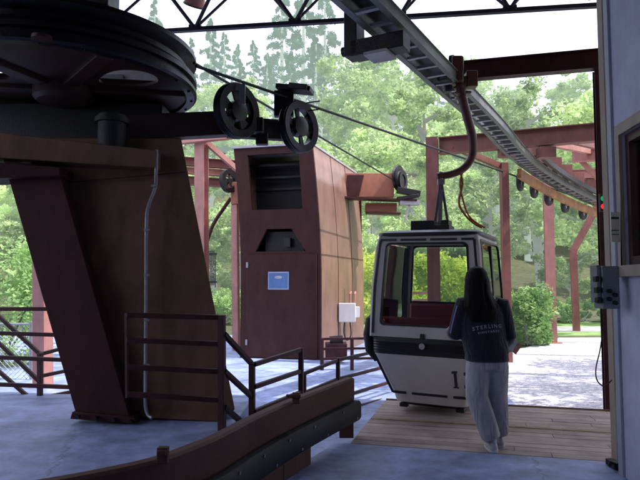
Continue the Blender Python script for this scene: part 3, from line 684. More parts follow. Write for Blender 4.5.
for bx_ in (78, 96, 114, 131):
    s = MB(); q = U(bx_, 417 + (bx_ - 78) * .08, D=pl_b1.y - .12); s.disc(q, .018, .05, (0, 1, 0), 6); part('bolt', s, M['blacksteel'], py)
for by_ in (186, 230, 275, 320, 365):
    s = MB(); q = U(146 + (8 if by_ < 195 else 1.0 if by_ > 215 else 4), by_, D=pl_b1.y + .28 - (by_ - 186) * .0016); s.box(q, (.055, .03, .02)); part('pipe_strap', s, M['galv'], py)
gb = MB(); gb.box(U(96, -8, D=6.7), (.42, .4, .5)); part('shaft_housing', gb, M['blacksteel'], py, bevel=.02)
s = MB(); s.tube(bez([U(156.5, 150, D=Dp + .36), U(156, 175, D=Dp + .34), U(155, 188, D=Dp + .30), U(148, 208, D=Dp + .27), U(146.5, 225, D=Dp + .24), U(146, 300, D=Dp + .15), U(145.5, 385, D=Dp + .0), U(145.5, 406, D=Dp - .01), U(148, 415, D=Dp - .03), U(152, 418, D=Dp - .05)], 5), .017, 10); part('conduit', s, M['galv'], py)

# ------------------------------------------------------------------ far tower housing
TD = 13.4; TZ = GZ
vdir = Vector((.40, 1, 0)).normalized()
tl = U(240, 352, D=TD); trr = U(321, 355, D=TD - .45)
ud = (trr - tl); ud.z = 0; TW = ud.length; ud.normalize(); vdir = Vector((-ud.y, ud.x, 0)); vdir = (vdir * .80 + Vector((.42, .9, 0)) * .5).normalized()
Tb = Vector((tl.x, tl.y, TZ)); Tht = U(313, 144, D=TD - .45).z - TZ
# local: x along ud, y up, z = depth along vdir
Mt = Matrix(((ud.x, 0, vdir.x, Tb.x), (ud.y, 0, vdir.y, Tb.y), (0, 1, 0, Tb.z), (0, 0, 0, 1)))
tw = thing('return_tower', 'tall maroon-fronted machine tower with tan sides behind the railings', 'tower', Tb)
H = Tht
def lx(t): return -.20 * max(0, (t - .38) / .62) ** 1.7    # both edges bow left towards the top
out = [(lx(t / 12), H * t / 12) for t in range(12, -1, -1)] + [(TW + lx(t / 12), H * t / 12) for t in range(0, 13)]
def fy(y): return (352 - y) / (352 - 146) * H
def fx(x): return (x - 241) / 80 * TW
hole1 = [(fx(252), fy(208)), (fx(303), fy(208)), (fx(299), fy(153)), (fx(247), fy(153))]
hole2 = [(fx(256), fy(249)), (fx(306), fy(249)), (fx(292), fy(227)), (fx(267), fy(227))]
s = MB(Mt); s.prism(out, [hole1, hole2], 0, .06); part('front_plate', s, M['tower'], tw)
sideL = 3.75
def strip(x0f, name, matl, z0=.062, z1=sideL, split=None):
    s = MB(Mt); n = 12
    for t in range(n):
        ya, yb = H * t / n, H * (t + 1) / n
        xa, xb = x0f(t / n), x0f((t + 1) / n)
        vs = [(xa, ya, z0), (xa, ya, z1), (xb, yb, z1), (xb, yb, z0), (xa - .04, ya, z0), (xa - .04, ya, z1), (xb - .04, yb, z1), (xb - .04, yb, z0)]
        s.add(vs, [(0, 1, 2, 3), (7, 6, 5, 4), (0, 4, 5, 1), (3, 2, 6, 7), (0, 3, 7, 4), (1, 5, 6, 2)])
    return part(name, s, matl, tw)
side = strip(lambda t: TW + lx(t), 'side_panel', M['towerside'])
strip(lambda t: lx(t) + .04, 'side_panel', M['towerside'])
s = MB(Mt); s.prism([(lx(1) - .03, H + .002), (TW + lx(1) + .02, H + .002), (TW + lx(1) + .02, H + .05), (lx(1) - .03, H + .05)], [], -.05, sideL); part('cap', s, M['cap'], tw)
s = MB(Mt); s.box((TW / 2, H / 2, sideL), (TW - .1, H - .1, .05)); part('back_plate', s, M['tower'], tw)
s = MB(Mt)
for k in range(5): s.box((TW / 2 - .2 + .1 * (k % 2), fy(160 + k * 11), .5 + .2 * k), (TW - .3, .05, .05))
s.box((fx(287), fy(215), .5), (.2, .3, .3)); part('inner_machinery', s, M['blacksteel'], tw)
s = MB(Mt); s.box((TW / 2 - .12, H * .72, .95), (TW - .14, H * .5, .04)); s.box((TW / 2 - .12, fy(211), .5), (TW - .2, .03, .85)); part('added_dark_plate', s, M['black'], tw)  # black plates added behind the openings to keep the inside dark
for k in range(1, 3):
    z = .06 + k * (sideL / 3)
    s = MB(Mt)
    for t in range(12):
        s.beam((TW + lx(t / 12) + .004, H * t / 12, z), (TW + lx((t + 1) / 12) + .004, H * (t + 1) / 12, z), .008, .01)
    part('panel_seam', s, M['tower'], tw)
s = MB(Mt); s.box((TW + .006, fy(252), sideL / 2), (.010, .010, sideL - .1)); part('panel_seam', s, M['tower'], tw)
s = MB(Mt); s.prism(rrect(fx(247), .03, fx(317), fy(252), .01), [], -.035, -.001); door = part('door', s, M['tower'], tw, bevel=.006)
for yy in (.35, fy(262)):
    s = MB(Mt); s.box((fx(248.5), yy, -.05), (.04, .12, .03)); part('hinge', s, M['galv'], door)
s = MB(Mt); s.prism(rrect(fx(269.5), fy(286), fx(290.5), fy(268.5), .01), [], -.045, -.0355); sn = part('sign_plate', s, M['sign_blue'], door)
s = MB(Mt); s.prism([(fx(280) + .085 * math.cos(a * .35), fy(274) + .035 * math.sin(a * .35)) for a in range(18)], [], -.048, -.0455); part('sign_emblem', s, M['cap'], sn)
s = MB(Mt); s.prism(rrect(fx(270), fy(285.5), fx(290), fy(269), .01), [rrect(fx(270.6), fy(284.8), fx(289.4), fy(269.8), .01)], -.048, -.0455); part('sign_border', s, M['cap'], sn)
s = MB(Mt); s.box((fx(281), fy(240), .3), (.9, .5, .1)); s.box((fx(286), fy(240), .15), (.14, .2, .1)); part('inner_machinery', s, M['blacksteel'], tw)
# brackets on its right side with small sheaves
br = thing('tower_bracket', 'red-orange double bracket jutting from the far tower toward the cabin hanger', 'bracket', U(370, 240, D=15.6))
s = MB(); bxpx(s, 343, 173, 394, 197, 15.4, .5); part('upper_box', s, M['orangebox'], br, bevel=.01)
s = MB(); face(s, [(346.5, 196), (359, 196), (364, 175), (347, 175)], [15.36] * 4, Vector((0, .02, 0))); part('recess_plate', s, M['maroon_dark'], br)
s = MB(); bxpx(s, 366, 203, 397, 211.5, 15.4, .4); part('lower_box', s, M['orangebox'], br, bevel=.01)
s = MB(); s.beam(U(340, 198, D=15.3), U(416, 201, D=15.3), .35, .05); s.beam(U(366, 213, D=15.3), U(400, 214, D=15.3), .35, .05); part('shelf_plate', s, M['maroon_dark'], br, bevel=.005)
for cx_, cy_, rr in ((398.5, 178, .33), (402, 181, .28)):
    s = MB(); s.lathe([(rr * .6, -.04), (rr, -.05), (rr * .9, 0), (rr, .05), (rr * .6, .04)], U(cx_, cy_, D=15.4), (.9, -.5, 0), 32); s.disc(U(cx_, cy_, D=15.4), rr * .62, .03, (.9, -.5, 0)); part('sheave', s, M['blacksteel'], br)
s = MB(); s.beam(U(397, 190, D=15.2), U(420, 194, D=15.2), .16, .16); s.beam(U(397, 199, D=15.2), U(418, 196, D=15.2), .2, .09); part('track_shoe', s, M['blacksteel'], br, bevel=.01)
for (x, y, X, Y) in ((409, 204, 405, 222), (409, 204, 413, 216)):
    s = MB(); s.beam(U(x, y, D=15.2), U(X, Y, D=15.2), .05, .05); part('strut', s, M['cap'], br)
s = MB(); s.box(U(409, 203, D=15.3), (.5, .3, .12)); part('lug', s, M['cap'], br)
# white electrical box on its side
wb = Mt @ Vector((TW + .10, fy(312), 1.45)); 
eb = thing('electrical_box', 'white electrical box on the tan side of the far tower', 'electrical box', wb - Vector((0, 0, .25)))
Mr = Mt.to_3x3().to_4x4()
s = MB(); s.box(U(347, 312.5, D=14.2), (.40, .2, .44)); part('enclosure', s, M['ivory'], eb, bevel=.015)
for x in (350, 354.5): s = MB(); s.tube([U(x, 303, D=14.2), U(x, 294, D=14.2), U(x + 1, 292, D=14.3)], .025, 8); part('conduit', s, M['pinkred'], eb)
s = MB(); s.box(U(357, 312, D=14.25), (.12, .12, .25)); part('switch', s, M['ivory'], eb, bevel=.01)
s = MB(); s.tube(bez([U(344.5, 322, D=14.2), U(344, 333, D=14.2), U(347, 340, D=14.2), U(351, 335, D=14.2), U(350, 322, D=14.2)]), .014, 6); part('loop_cable', s, M['black'], eb)

# red frame structures at the far left
fl1 = thing('mast_frame', 'pink-red steel mast with cross beams between the pylon and the far tower', 'steel frame', U(202, 372, Z=GZ))
D1 = 15.0
s = MB(); s.ibeam(U(202, 371, D=D1), U(201.5, 138, D=D1), .26, .28, .02, up=nD); part('mast', s, M['pinkred'], fl1)
s = MB(); s.beam(U(120, 146, D=D1 - .2), U(245, 133, D=D1 - .2), .2, .22); part('top_beam', s, M['pinkred'], fl1)
s = MB(); s.beam(U(207, 143, D=D1), U(240, 172, D=D1 + .5), .12, .12); part('brace', s, M['pinkred'], fl1)
for yy, mm in ((163, 'maroon'), (182, 'maroon'), (172, 'pinkred')):
    s = MB(); s.ibeam(U(150, yy - 4, D=D1 + .8), U(250, yy + 3, D=D1 + .8), .2, .17 if mm == 'pinkred' else .22); part('cross_beam', s, M[mm], fl1)
s = MB(); s.tube(bez([U(206, 245, D=16), U(213, 225, D=16), U(224, 208, D=16), U(231, 198, D=16)]), .05, 8); part('bent_stay', s, M['maroon_dark'], fl1)
fl2 = thing('sheave_post', 'slim pink post with an orange box and small wheel beside the far tower', 'post', U(235, 374, Z=GZ))
s = MB(); s.beam(U(236.5, 374, D=14.8), U(235, 205, D=14.8), .15, .15, up=nD); part('post', s, M['pinkred'], fl2)
s = MB(); bxpx(s, 231, 182, 240, 204, 14.7, .3); part('head_box', s, M['orangebox'], fl2, bevel=.01)
s = MB(); cc = U(229, 181, D=14.6); s.lathe([(.17, -.04), (.29, -.05), (.27, 0), (.29, .05), (.17, .04)], cc, (.85, -.6, 0), 32); s.disc(cc, .07, .12, (.85, -.6, 0)); 
for k in range(5):
    a = k * 2 * PI / 5; T, _ = s.frame(cc - Vector((.85, -.6, 0)), cc + Vector((.85, -.6, 0))); s._bx(T @ Matrix.Rotation(a, 4, 'Y'), (0, 0, .12), (.04, .03, .17))
part('sheave', s, M['blacksteel'], fl2)
# slatted gate beyond
gt = thing('garden_gate', 'small dark slatted gate seen far off between pylon and tower', 'gate', U(212, 300, D=20))
s = MB()
for k in range(6): s.box(U(209 + k * 1.3, 268 + (k == 5) * 2, D=20), (.025, .03, 1.15))
part('slats', s, M['blacksteel'], gt)
s = MB(); s.beam(U(208, 254, D=20), U(217, 254, D=20), .05, .06); s.beam(U(208, 282, D=20), U(217, 282, D=20), .05, .06); part('gate_rails', s, M['blacksteel'], gt)

# ------------------------------------------------------------------ guide bumper
bp_px = [(352.5, 377.5), (318, 390.5), (285, 403.5), (252, 418.5), (220, 435), (190, 447.5), (158, 459), (110, 470), (51, 481), (-40, 495)]
bpts = [U(x, y, Z=.57) for x, y in bp_px]
bpts.reverse()
def sweep_poly(mb, pts, sec):
    vs = []; m = len(sec)
    for i, p in enumerate(pts):
        d = (pts[min(i + 1, len(pts) - 1)] - pts[max(i - 1, 0)]).normalized(); sd = d.cross(Vector((0, 0, 1))).normalized()
        for x, z in sec: vs.append(Vector((p.x, p.y, 0)) + sd * x + Vector((0, 0, z)))
    fs = [(i * m + k, i * m + (k + 1) % m, i * m + m + (k + 1) % m, i * m + m + k) for i in range(len(pts) - 1) for k in range(m)]
    n = len(pts) * m; fs += [tuple(range(m - 1, -1, -1)), tuple(range(n - m, n))]
    return mb.add(vs, fs)
bs = bez(bpts, 5)
gd = thing('guide_bumper', 'long brown timber guide bumper with a black rubber strip sweeping down to the lower left', 'guide rail', (bpts[-1].x, bpts[-1].y, 0))
s = MB(); sweep_poly(s, bs, [(-.07, .30), (.0, .30), (.02, .36), (.02, .555), (0, .57), (-.06, .57), (-.07, .56)]); part('timber_rail', s, M['timber'], gd, smooth=False)
s = MB(); sweep_poly(s, bs, [(.022, .15), (.075, .15), (.095, .18), (.095, .315), (.075, .345), (.022, .345)]); part('rubber_strip', s, M['black'], gd, ang=50)
s = MB(); sweep_poly(s, bs, [(-.04, .15), (.018, .15), (.018, .298), (-.04, .298)]); part('backing_board', s, M['timber'], gd, smooth=False)
s = MB(); sweep_poly(s, bs[:-7], [(-.02, .0), (.06, .0), (.06, .146), (-.02, .146)]); part('lower_beam', s, M['timber'], gd, smooth=False)
for i in (44, 34, 22, 10):
    p = bs[min(i, len(bs) - 1)]; s = MB(); s.box((p.x - .02, p.y, .07), (.14, .1, .14 if i != 44 else .145)); part('foot', s, M['timber'], gd)
for i in range(4, len(bs) - 1, 2):
    s = MB(); p = bs[i]; d = (bs[i + 1] - bs[i - 1]).normalized(); sd = d.cross(Vector((0, 0, 1))).normalized()
    s.disc(Vector((p.x, p.y, .315 if i % 4 else .19)) + sd * .098, .011, .012, sd, 10); part('bolt', s, M['galv'], gd)
for px_, py_ in ((163, 455), (296, 398)):
    p = U(px_, py_, Z=.60); s = MB(); s.box(p, (.06, .05, .09)); s.box(p + Vector((-.02 if px_ > 200 else 0, -.03, .02)), (.12 if px_ > 200 else .05, .03, .03)); part('clamp', s, M['timber'], gd, bevel=.006)

# ------------------------------------------------------------------ railings
def rail_run(t, P, Q, n=1, r=.022, mm='maroon_dark'):
    s = MB(); s.beam(P, Q, 2 * r, 2 * r); part('rail', s, M[mm], t, bevel=.004)
def rpost(t, b, top, r=.025, mm='maroon_dark'):
    s = MB(); s.beam(b, top, 2 * r, 2 * r, up=nD); part('post', s, M[mm], t, bevel=.004)
g1 = thing('platform_railing', 'dark maroon four-bar railing across the front of the pylon', 'railing', U(222, 430, Z=.25), 0, 'maroon railings of the station')
Dq = U(222, 430, Z=.25).y; Dl = 5.28
rpost(g1, U(222, 430.5, D=Dq), U(221.5, 315, D=Dq), .03)
rpost(g1, U(127, 398, D=Dl), U(126.5, 313, D=Dl), .012)
for ya, yb in ((315, 317.5), (340, 344), (367, 371.5), (394, 400)): rail_run(g1, U(127, ya, D=Dl), U(220, yb, D=Dq))
g2 = thing('stair_railing', 'maroon railing stepping down from the platform beside the guide bumper', 'railing', U(252, 430, D=5.95), 0, 'maroon railings of the station')
D2 = 5.95; D3 = 7.0
rpost(g2, U(252, 446, D=D2), U(252, 363, D=D2), .027); rpost(g2, U(301, 421, D=D3), U(301, 348, D=D3), .027)
for (xa, ya), (xb, yb) in (((224, 334), (251, 363)), ((224, 371), (251, 396)), ((224, 407), (251, 430))): rail_run(g2, U(xa, ya, D=Dq), U(xb, yb, D=D2 - .02))
for ya, yb in ((364.5, 349.5), (387, 371), (412, 392)): rail_run(g2, U(254, ya, D=D2), U(301, yb, D=D3))
g3 = thing('ramp_railing', 'four-bar maroon railing along the ramp running behind the cabin', 'railing', U(338, 395, D=8.0), 0, 'maroon railings of the station')
rpost(g3, U(338, 412, D=7.9), U(338, 358, D=7.9)); rpost(g3, U(304, 418, D=7.25), U(304, 373, D=7.25)); rpost(g3, U(400, 406, D=9.2), U(400, 343, D=9.2))
for pts in (((303, 374), (338, 360), (400, 346)), ((297, 396), (338, 379), (400, 363)), ((300, 412), (338, 398), (400, 379)), ((330, 417), (345, 410), (400, 395))):
    Ds = (7.2, 7.9, 9.2)
    for i in range(2): rail_run(g3, U(*pts[i], D=Ds[i]), U(*pts[i + 1], D=Ds[i + 1]), r=.02)
g5 = thing('catwalk_railing', 'brown low railing on the sunlit floor beside the far tower', 'railing', U(350, 360, D=11.5), 0, 'maroon railings of the station')
for x in (322, 352, 384): rpost(g5, U(x, 371, D=11.5), U(x, 338, D=11.5), .03)
for y in (339, 349, 359): rail_run(g5, U(322, y, D=11.5), U(392, y - 1, D=11.5))
kb = thing('floor_winch', 'small dark winch on the floor at the corner of the far tower', 'winch', U(338, 352, D=12.6))
s = MB(); s.box(U(336, 350, D=12.6), (.45, .4, .30)); part('base', s, M['maroon_dark'], kb, bevel=.02)
s = MB(); s.tube([U(330, 343, D=12.6), U(343, 342, D=12.6)], .14, 16); part('drum', s, M['blacksteel'], kb)
# left side gallery railing with raking bars
g4 = thing('gallery_railing', 'dark railing with slanting bars behind the pylon leg at the far left', 'railing', U(40, 405, D=7.0), 0, 'maroon railings of the station')
rpost(g4, U(40, 405, D=7.0), U(40, 353, D=7.0)); rpost(g4, U(-30, 402, D=7.2), U(-30, 305, D=7.2))
for ya, yb in ((309, 309), (332, 336), (356, 361), (383, 388)): rail_run(g4, U(-40, ya, D=6.9), U(95, yb, D=6.9))
for ya, yb in ((311, 354), (337, 382), (367, 407)): rail_run(g4, U(-20, ya - 12, D=7.2), U(40, yb, D=7.05), r=.02)
for ya, yb in ((354, 343), (376, 368), (398, 390)): rail_run(g4, U(41, ya, D=7.05), U(95, yb - 3, D=7.9), r=.02)
p4 = thing('gallery_post', 'sunlit orange-red post behind the railing at the far left', 'post', U(43, 386, Z=GZ))
s = MB(); s.beam(U(43, 387, D=9.7), U(42, 120, D=9.7), .22, .22, up=nD); part('post', s, M['pinkred'], p4, bevel=.006)
# chain link fence at far left
cf = thing('chain_link_fence', 'grey chain-link fence in front of the bushes at the far left', 'fence', U(30, 375, D=10.4))
s = MB()
for x in (31, -45): s.tube([U(x, 384, D=10.4), U(x, 322, D=10.4)], .03, 8)
part('fence_post', s, M['galv'], cf)
s = MB(); s.tube([U(31, 324, D=10.4), U(-45, 324, D=10.4)], .02, 8); part('top_rail', s, M['galv'], cf)
s = MB(); a = U(-45, 382, D=10.4); b = U(31, 325, D=10.4); Wf = b.x - a.x; Hf = b.z - a.z; k = -Hf
while k < Wf:
    for sg in (1, -1):
        x0, x1 = max(0, k), min(Wf, k + Hf); z0, z1 = x0 - k, x1 - k
        if sg < 0: z0, z1 = Hf - z0, Hf - z1
        s.tube([(a.x + x0, a.y, a.z + z0), (a.x + x1, a.y, a.z + z1)], .004, 4)
    k += .085
part('wire_mesh', s, M['galv'], cf, fix=False)

# ------------------------------------------------------------------ the gondola cabin
CP = R(25); cx, cy, cz = 1.50, 7.62, .10
Mc = Matrix.Translation((cx, cy, cz)) @ Matrix.Rotation(-CP, 4, 'Z') @ Matrix.Rotation(R(.9), 4, 'Y')
gc = thing('gondola_cabin', 'white and black gondola cabin numbered 13, hanging at the deck', 'gondola', (cx, cy, cz), -CP)
CH = 2.06
def hw(z):   # half width by height
    K = [(0, .43), (.10, .455), (.56, .655), (.64, .67), (.84, .675), (1.3, .665), (1.85, .625), (1.98, .60), (2.06, .56)]
    for (a, x), (b, y) in zip(K, K[1:]):
        if z <= b: return x + (y - x) * (z - a) / (b - a)
    return K[-1][1]
def hd(z): return hw(z) + .08 - .10 * max(0, (.6 - z)) * .0
def shell(z0, z1, n, inset=0, nn=48, pw=9):
    s = MB(Mc); s.loft([(0, 0, z0 + (z1 - z0) * k / n, hw(z0 + (z1 - z0) * k / n) - inset, hd(z0 + (z1 - z0) * k / n) - inset, pw) for k in range(n + 1)], nn); return s
ll = part('lower_body', shell(.02, .60, 6), M['white'], gc, ang=50)
bb = MB(Mc)
zs = [.602, .615, .64, .655, .67, .685, .70, .715, .73, .745, .76, .785, .80]
bb.loft([(0, 0, z, hw(z) + (.012 if i % 2 else .004), hd(z) + (.012 if i % 2 else .004), 9) for i, z in enumerate(zs)], 48); part('waist_band', bb, M['cabinblack'], gc, ang=50)
s = MB(Mc); s.loft([(0, 0, -.02, .39, .45, 6), (0, 0, .018, .41, .47, 6)], 32); part('floor_pan', s, M['cabinblack'], gc)
for sx in (-1, 1):    # side bumper pads
    s = MB(Mc); s.tube([(sx * (hw(.52) + .0), -.55, .50), (sx * (hw(.62) + .04), -.60, .62), (sx * (hw(.8) + .055), -.60, .80), (sx * (hw(.98) + .045), -.58, .98), (sx * (hw(1.06)), -.5, 1.07)], [.04, .065, .07, .06, .025], 14)
    s.tube([(sx * (hw(.8) + .03), -.55, .72), (sx * (hw(.8) + .03), .6, .72)], .075, 12)
    part('bumper_pad', s, M['black'], gc)
for sx in (-1, 1):
    for yy in (-.4, .4):
        s = MB(Mc); s.box((sx * .34, yy, -.035), (.10, .08, .05)); part('guide_foot', s, M['cabinblack'], gc, bevel=.01)
# upper panels: each side an inclined plate with a window opening, white, then black gasket, glass
z0, z1 = .802, 1.995
def side_panel(rot, W, Dp, wmargin, zw0, zw1):
    """W(z) half width, Dp(z) distance from centre, both functions of z; local x along face, y up"""
    T = Mc @ Matrix.Rotation(rot, 4, 'Z')
    def P(x, z, off): 
        return (x, -(Dp(z)) - off, z)
    def slab(xy_outer, holes, o0, o1, name, m, parent, bevel=0):
        loops = [[Vector((a, b, 0)) for a, b in xy_outer]] + [[Vector((a, b, 0)) for a, b in h] for h in holes]
        tris = geometry.tessellate_polygon(loops); flat = [p for l in loops for p in l]; n = len(flat)
        vs = [P(p.x, p.y, o0) for p in flat] + [P(p.x, p.y, o1) for p in flat]
        fs = [tuple(q) for q in tris] + [(q[2] + n, q[1] + n, q[0] + n) for q in tris]; o = 0
        for l in loops:
            mm = len(l)
            for i in range(mm): j = (i + 1) % mm; fs.append((o + i, o + j, o + j + n, o + i + n))
            o += mm
        s = MB(T); s.add(vs, fs); return part(name, s, m, parent, bevel=bevel)
    def densify(l, st=.12):
        out = []
        for i in range(len(l)):
            a, b = l[i], l[(i + 1) % len(l)]; n = max(1, int(math.hypot(b[0] - a[0], b[1] - a[1]) / st))
            for k in range(n): out.append((a[0] + (b[0] - a[0]) * k / n, a[1] + (b[1] - a[1]) * k / n))
        return out
    outer = densify([(-W(z0) + .03, z0), (W(z0) - .03, z0), (W(1.4) - .03, 1.4), (W(1.85) - .03, 1.85), (W(z1) - .05, z1), (-W(z1) + .05, z1), (-W(1.85) + .03, 1.85), (-W(1.4) + .03, 1.4)])
    def wl(ins, r=.05): 
        b = rrect(-1, zw0 + ins, 1, zw1 - ins, r * 1, 4); o = []
        for x, z in b: o.append(((abs(x) - 1 + (W(z) - wmargin - ins)) * math.copysign(1, x), z))
        return densify(o)
    pn = slab(outer, [wl(-.03)], -.035, 0, 'window_panel', M['white'], gc)
    slab(wl(-.062), [wl(-.04)], .0005, .006, 'groove_line', M['cabinblack'], pn) if False else None
    gk = slab(wl(-.032), [wl(-.008)], -.03, .008, 'gasket', M['cabinblack'], pn)
    slab(wl(.008), [], -.012, -.006, 'pane', M['glass'], pn)
    return slab, wl, pn, densify, T
slab, wl, pn, densify, T0 = side_panel(0, hw, lambda z: hd(z),   .165, .965, 1.88)
# black groove line of the front with four small bridges
def seg(x0, zA, x1, zB, w=.026, off=.004):
    s = MB(T0); s.beam((x0, -hd(zA) - off, zA), (x1, -hd(zB) - off, zB), w, w * .5, up=(0, 1, 0)); return s
def groove(pts, gaps=()):
    for (a, b) in pts: part('groove_line', seg(*a, *b), M['cabinblack'], pn)
xt = hw(1.93) - .055; xb_ = hw(.86) - .05
groove([((-xt, 1.945), (-.36, 1.945)), ((-.31, 1.945), (.0, 1.945)), ((.05, 1.945), (.36, 1.945)), ((.41, 1.945), (xt, 1.945)), ((-xt, 1.94), (-hw(1.4) + .05, 1.4)), ((-hw(1.4) + .05, 1.4), (-xb_, .84)), ((xt, 1.94), (hw(1.4) - .05, 1.4)), ((hw(1.4) - .05, 1.4), (xb_, .84))])
for rot in (PI,): side_panel(rot, hw, lambda z: hd(z), .085, .93, 1.92)
for rot in (PI / 2, -PI / 2): side_panel(rot, hd, lambda z: hw(z), .09, .93, 1.92)
# door split on the right side and rear
s = MB(Mc)
for yy in (-.02, .02): s.beam((hw(.9) + .004, yy, .85), (hw(1.9) + .004, yy, 1.9), .025, .03, up=(0, 1, 0))
part('door_mullion', s, M['cabinblack'], gc)
s = MB(Mc); s.beam((hw(1.05) + .03, -.3, 1.0), (hw(1.05) + .03, -.3, 1.3), .02, .02); part('door_handle', s, M['cap'], gc)
# corner posts
for sx in (-1, 1):
    for sy in (-1, 1):
        s = MB(Mc); s.tube([(sx * (hw(z) - .035), sy * (hd(z) - .035), z) for z in (.80, 1.1, 1.4, 1.7, 1.85, 1.99)], .032, 12); part('corner_post', s, M['white'], gc)
# roof
s = MB(Mc); s.loft([(0, 0, 1.985, .60, .68, 8), (0, 0, 2.0, .635, .715, 8), (0, 0, 2.03, .63, .71, 8), (0, 0, 2.06, .57, .65, 7), (0, 0, 2.075, .3, .4, 5)], 48); roof = part('roof', s, M['cabinblack'], gc, ang=50)
s = MB(Mc); s.box((-.17, -.12, 2.14), (.30, .26, .15)); part('battery_box', s, M['black'], roof, bevel=.015)
s = MB(Mc); s.box((.05, -.10, 2.11), (.24, .3, .09)); s.box((.10, -.10, 2.17), (.10, .2, .1)); part('mounting_block', s, M['blacksteel'], roof, bevel=.01)
# lower front markings: black inset lines, latch
def seg2(x0, zA, x1, zB, w=.028, off=.004):
    s = MB(Mc); s.beam((x0, -hd(zA) - off, zA), (x1, -hd(zB) - off, zB), w, w * .4, up=(0, 1, 0)); return s
for a, b in (((-.60, .585), (-.435, .13)), ((.60, .585), (.435, .13)), ((-.435, .135), (-.27, .135)), ((-.20, .135), (.22, .135)), ((.29, .135), (.435, .135))):
    part('inset_line', seg2(*a, *b), M['cabinblack'], ll)
s = MB(Mc); s.lathe([(.0005, -.012), (.035, -.012), (.03, .012), (.0005, .012)], (-.02, -hd(.70) - .022, .715), (0, 1, 0), 20); s.box((-.02, -hd(.70) - .03, .715), (.055, .012, .018)); part('latch', s, M['cap'], gc)
s = MB(Mc); s.box((-.02, -hd(.83) - .012, .83), (.05, .02, .05)); part('catch', s, M['cabinblack'], gc, bevel=.004)
# number 13 on the lower front, slanting with the body
sl_ = math.atan2(hd(.5) - hd(.2), .3)
def onface(mb_pts_box, z): pass
Tn = Mc @ Matrix.Translation((.335, -hd(.35) - .005, .35)) @ Matrix.Rotation(sl_, 4, 'X')
s = MB(Tn); s.box((0, 0, 0), (.030, .006, .20)); s.box((0, 0, .104), (.058, .006, .012)); s.box((0, 0, -.104), (.066, .006, .012)); s.box((-.028, 0, .088), (.02, .006, .02)); part('numeral', s, M['ink'], ll)
fc = bpy.data.curves.new('numeral', 'FONT'); fc.body = '3'; fc.size = .31; fc.extrude = .003; fc.offset = .004; fc.align_x = 'CENTER'
to = bpy.data.objects.new('numeral_src', fc); me = bpy.data.meshes.new_from_object(to); bpy.data.objects.remove(to)
s = MB(Tn @ Matrix.Translation((.155, 0, -.108)) @ Matrix.Rotation(PI / 2, 4, 'X')); s.add([v.co for v in me.vertices], [tuple(p.vertices) for p in me.polygons]); part('numeral', s, M['ink'], ll, fix=False, smooth=False)
# seats inside
for sy in (1, -1):
    s = MB(Mc); s.loft([(0, sy * .42, .60 + .0, .55, .20, 6), (0, sy * .42, .66, .56, .21, 6), (0, sy * .42, .70, .53, .19, 6)], 28); part('seat_cushion', s, M['seatred'], gc)
s = MB(Mc); s.box((0, .60, .92), (1.14, .07, .46)); part('seat_back', s, M['seatred'], gc, bevel=.03)
s = MB(Mc); s.box((0, -.60, .93), (1.14, .06, .20)); part('seat_back', s, M['seatred'], gc, bevel=.025)
s = MB(Mc); s.box((0, .64, 1.10), (1.12, .03, .16)); part('seat_rail', s, M['cabinblack'], gc, bevel=.01)

# hanger: trolley, C arm, fork, hoses
Dh = 7.68
hg = thing('cabin_hanger', 'curved maroon hanger arm gripping the track above the cabin', 'hanger', U(441, 226, D=Dh))
s = MB(); arm = bez([U(457, 60, D=Dh - .38), U(459.5, 78, D=Dh - .38), U(462, 97, D=Dh - .38), U(467.5, 118, D=Dh - .3), U(472.5, 138, D=Dh - .18), U(472, 156, D=Dh - .06), U(464, 168, D=Dh), U(452, 174, D=Dh), U(437, 176.5, D=Dh)], 6)
s.tube(arm, [.062 - .016 * i / len(arm) for i in range(len(arm))], 16); part('curved_arm', s, M['hanger'], hg)
s = MB(); s.box(U(456.5, 71, D=Dh - .38), (.15, .2, .34)); part('grip_body', s, M['hanger'], hg, bevel=.03)
s = MB(); s.box(U(445, 73, D=Dh - .40), (.16, .2, .16)); s.box(U(440, 65, D=Dh - .42), (.06, .08, .12)); s.box(U(448, 89, D=Dh - .4), (.1, .12, .08)); part('grip_jaw', s, M['blacksteel'], hg, bevel=.02)
s = MB(); s.box(U(471, 80, D=Dh - .35), (.14, .16, .20)); s.box(U(467, 93, D=Dh - .35), (.10, .1, .03)); part('spring_box', s, M['hanger'], hg, bevel=.015)
for dx in (-.13, .13):
    c = U(455, 66, D=Dh - .25) + Vector((dx * .5, dx, .02)); s = MB(); s.disc(c, .07, .05, (.88, -.47, 0), 24); part('trolley_wheel', s, M['blacksteel'], hg)
for k in range(3):
    s = MB(); s.disc(U(459.5 + k * .6, 88 + 5 * k, D=Dh - .38), .072, .02, (0, 0, 1), 20); part('clamp_ring', s, M['hanger'], hg)
s = MB(); s.tube([U(441, 172, D=Dh), U(441, 183, D=Dh)], .035, 12); s.box(U(441, 182, D=Dh), (.09, .07, .07)); part('pivot', s, M['galv'], hg, bevel=.006)
for x in (434.5, 448.5):
    s = MB(); s.beam(U(441, 180, D=Dh), U(x, 227, D=Dh), .035, .04, up=nD); part('fork_leg', s, M['railsteel'], hg, bevel=.004)
s = MB(); s.beam(U(441, 190, D=Dh - .03), U(440, 226, D=Dh - .03), .05, .02, up=nD); part('fork_plate', s, M['galv'], hg)
for k, dx in enumerate((0, 3)):
    s = MB(); s.tube(bez([U(460 + dx, 171, D=Dh), U(461.5 - dx * .8 + 1, 184, D=Dh), U(459 + dx * 1.6, 203, D=Dh), U(466 + dx, 216, D=Dh - .02), U(475 + dx, 224, D=Dh - .04), U(482 + dx, 227.5, D=Dh - .05)], 6), .012 if k else .015, 8)
    part('hose', s, M['orange'], hg)

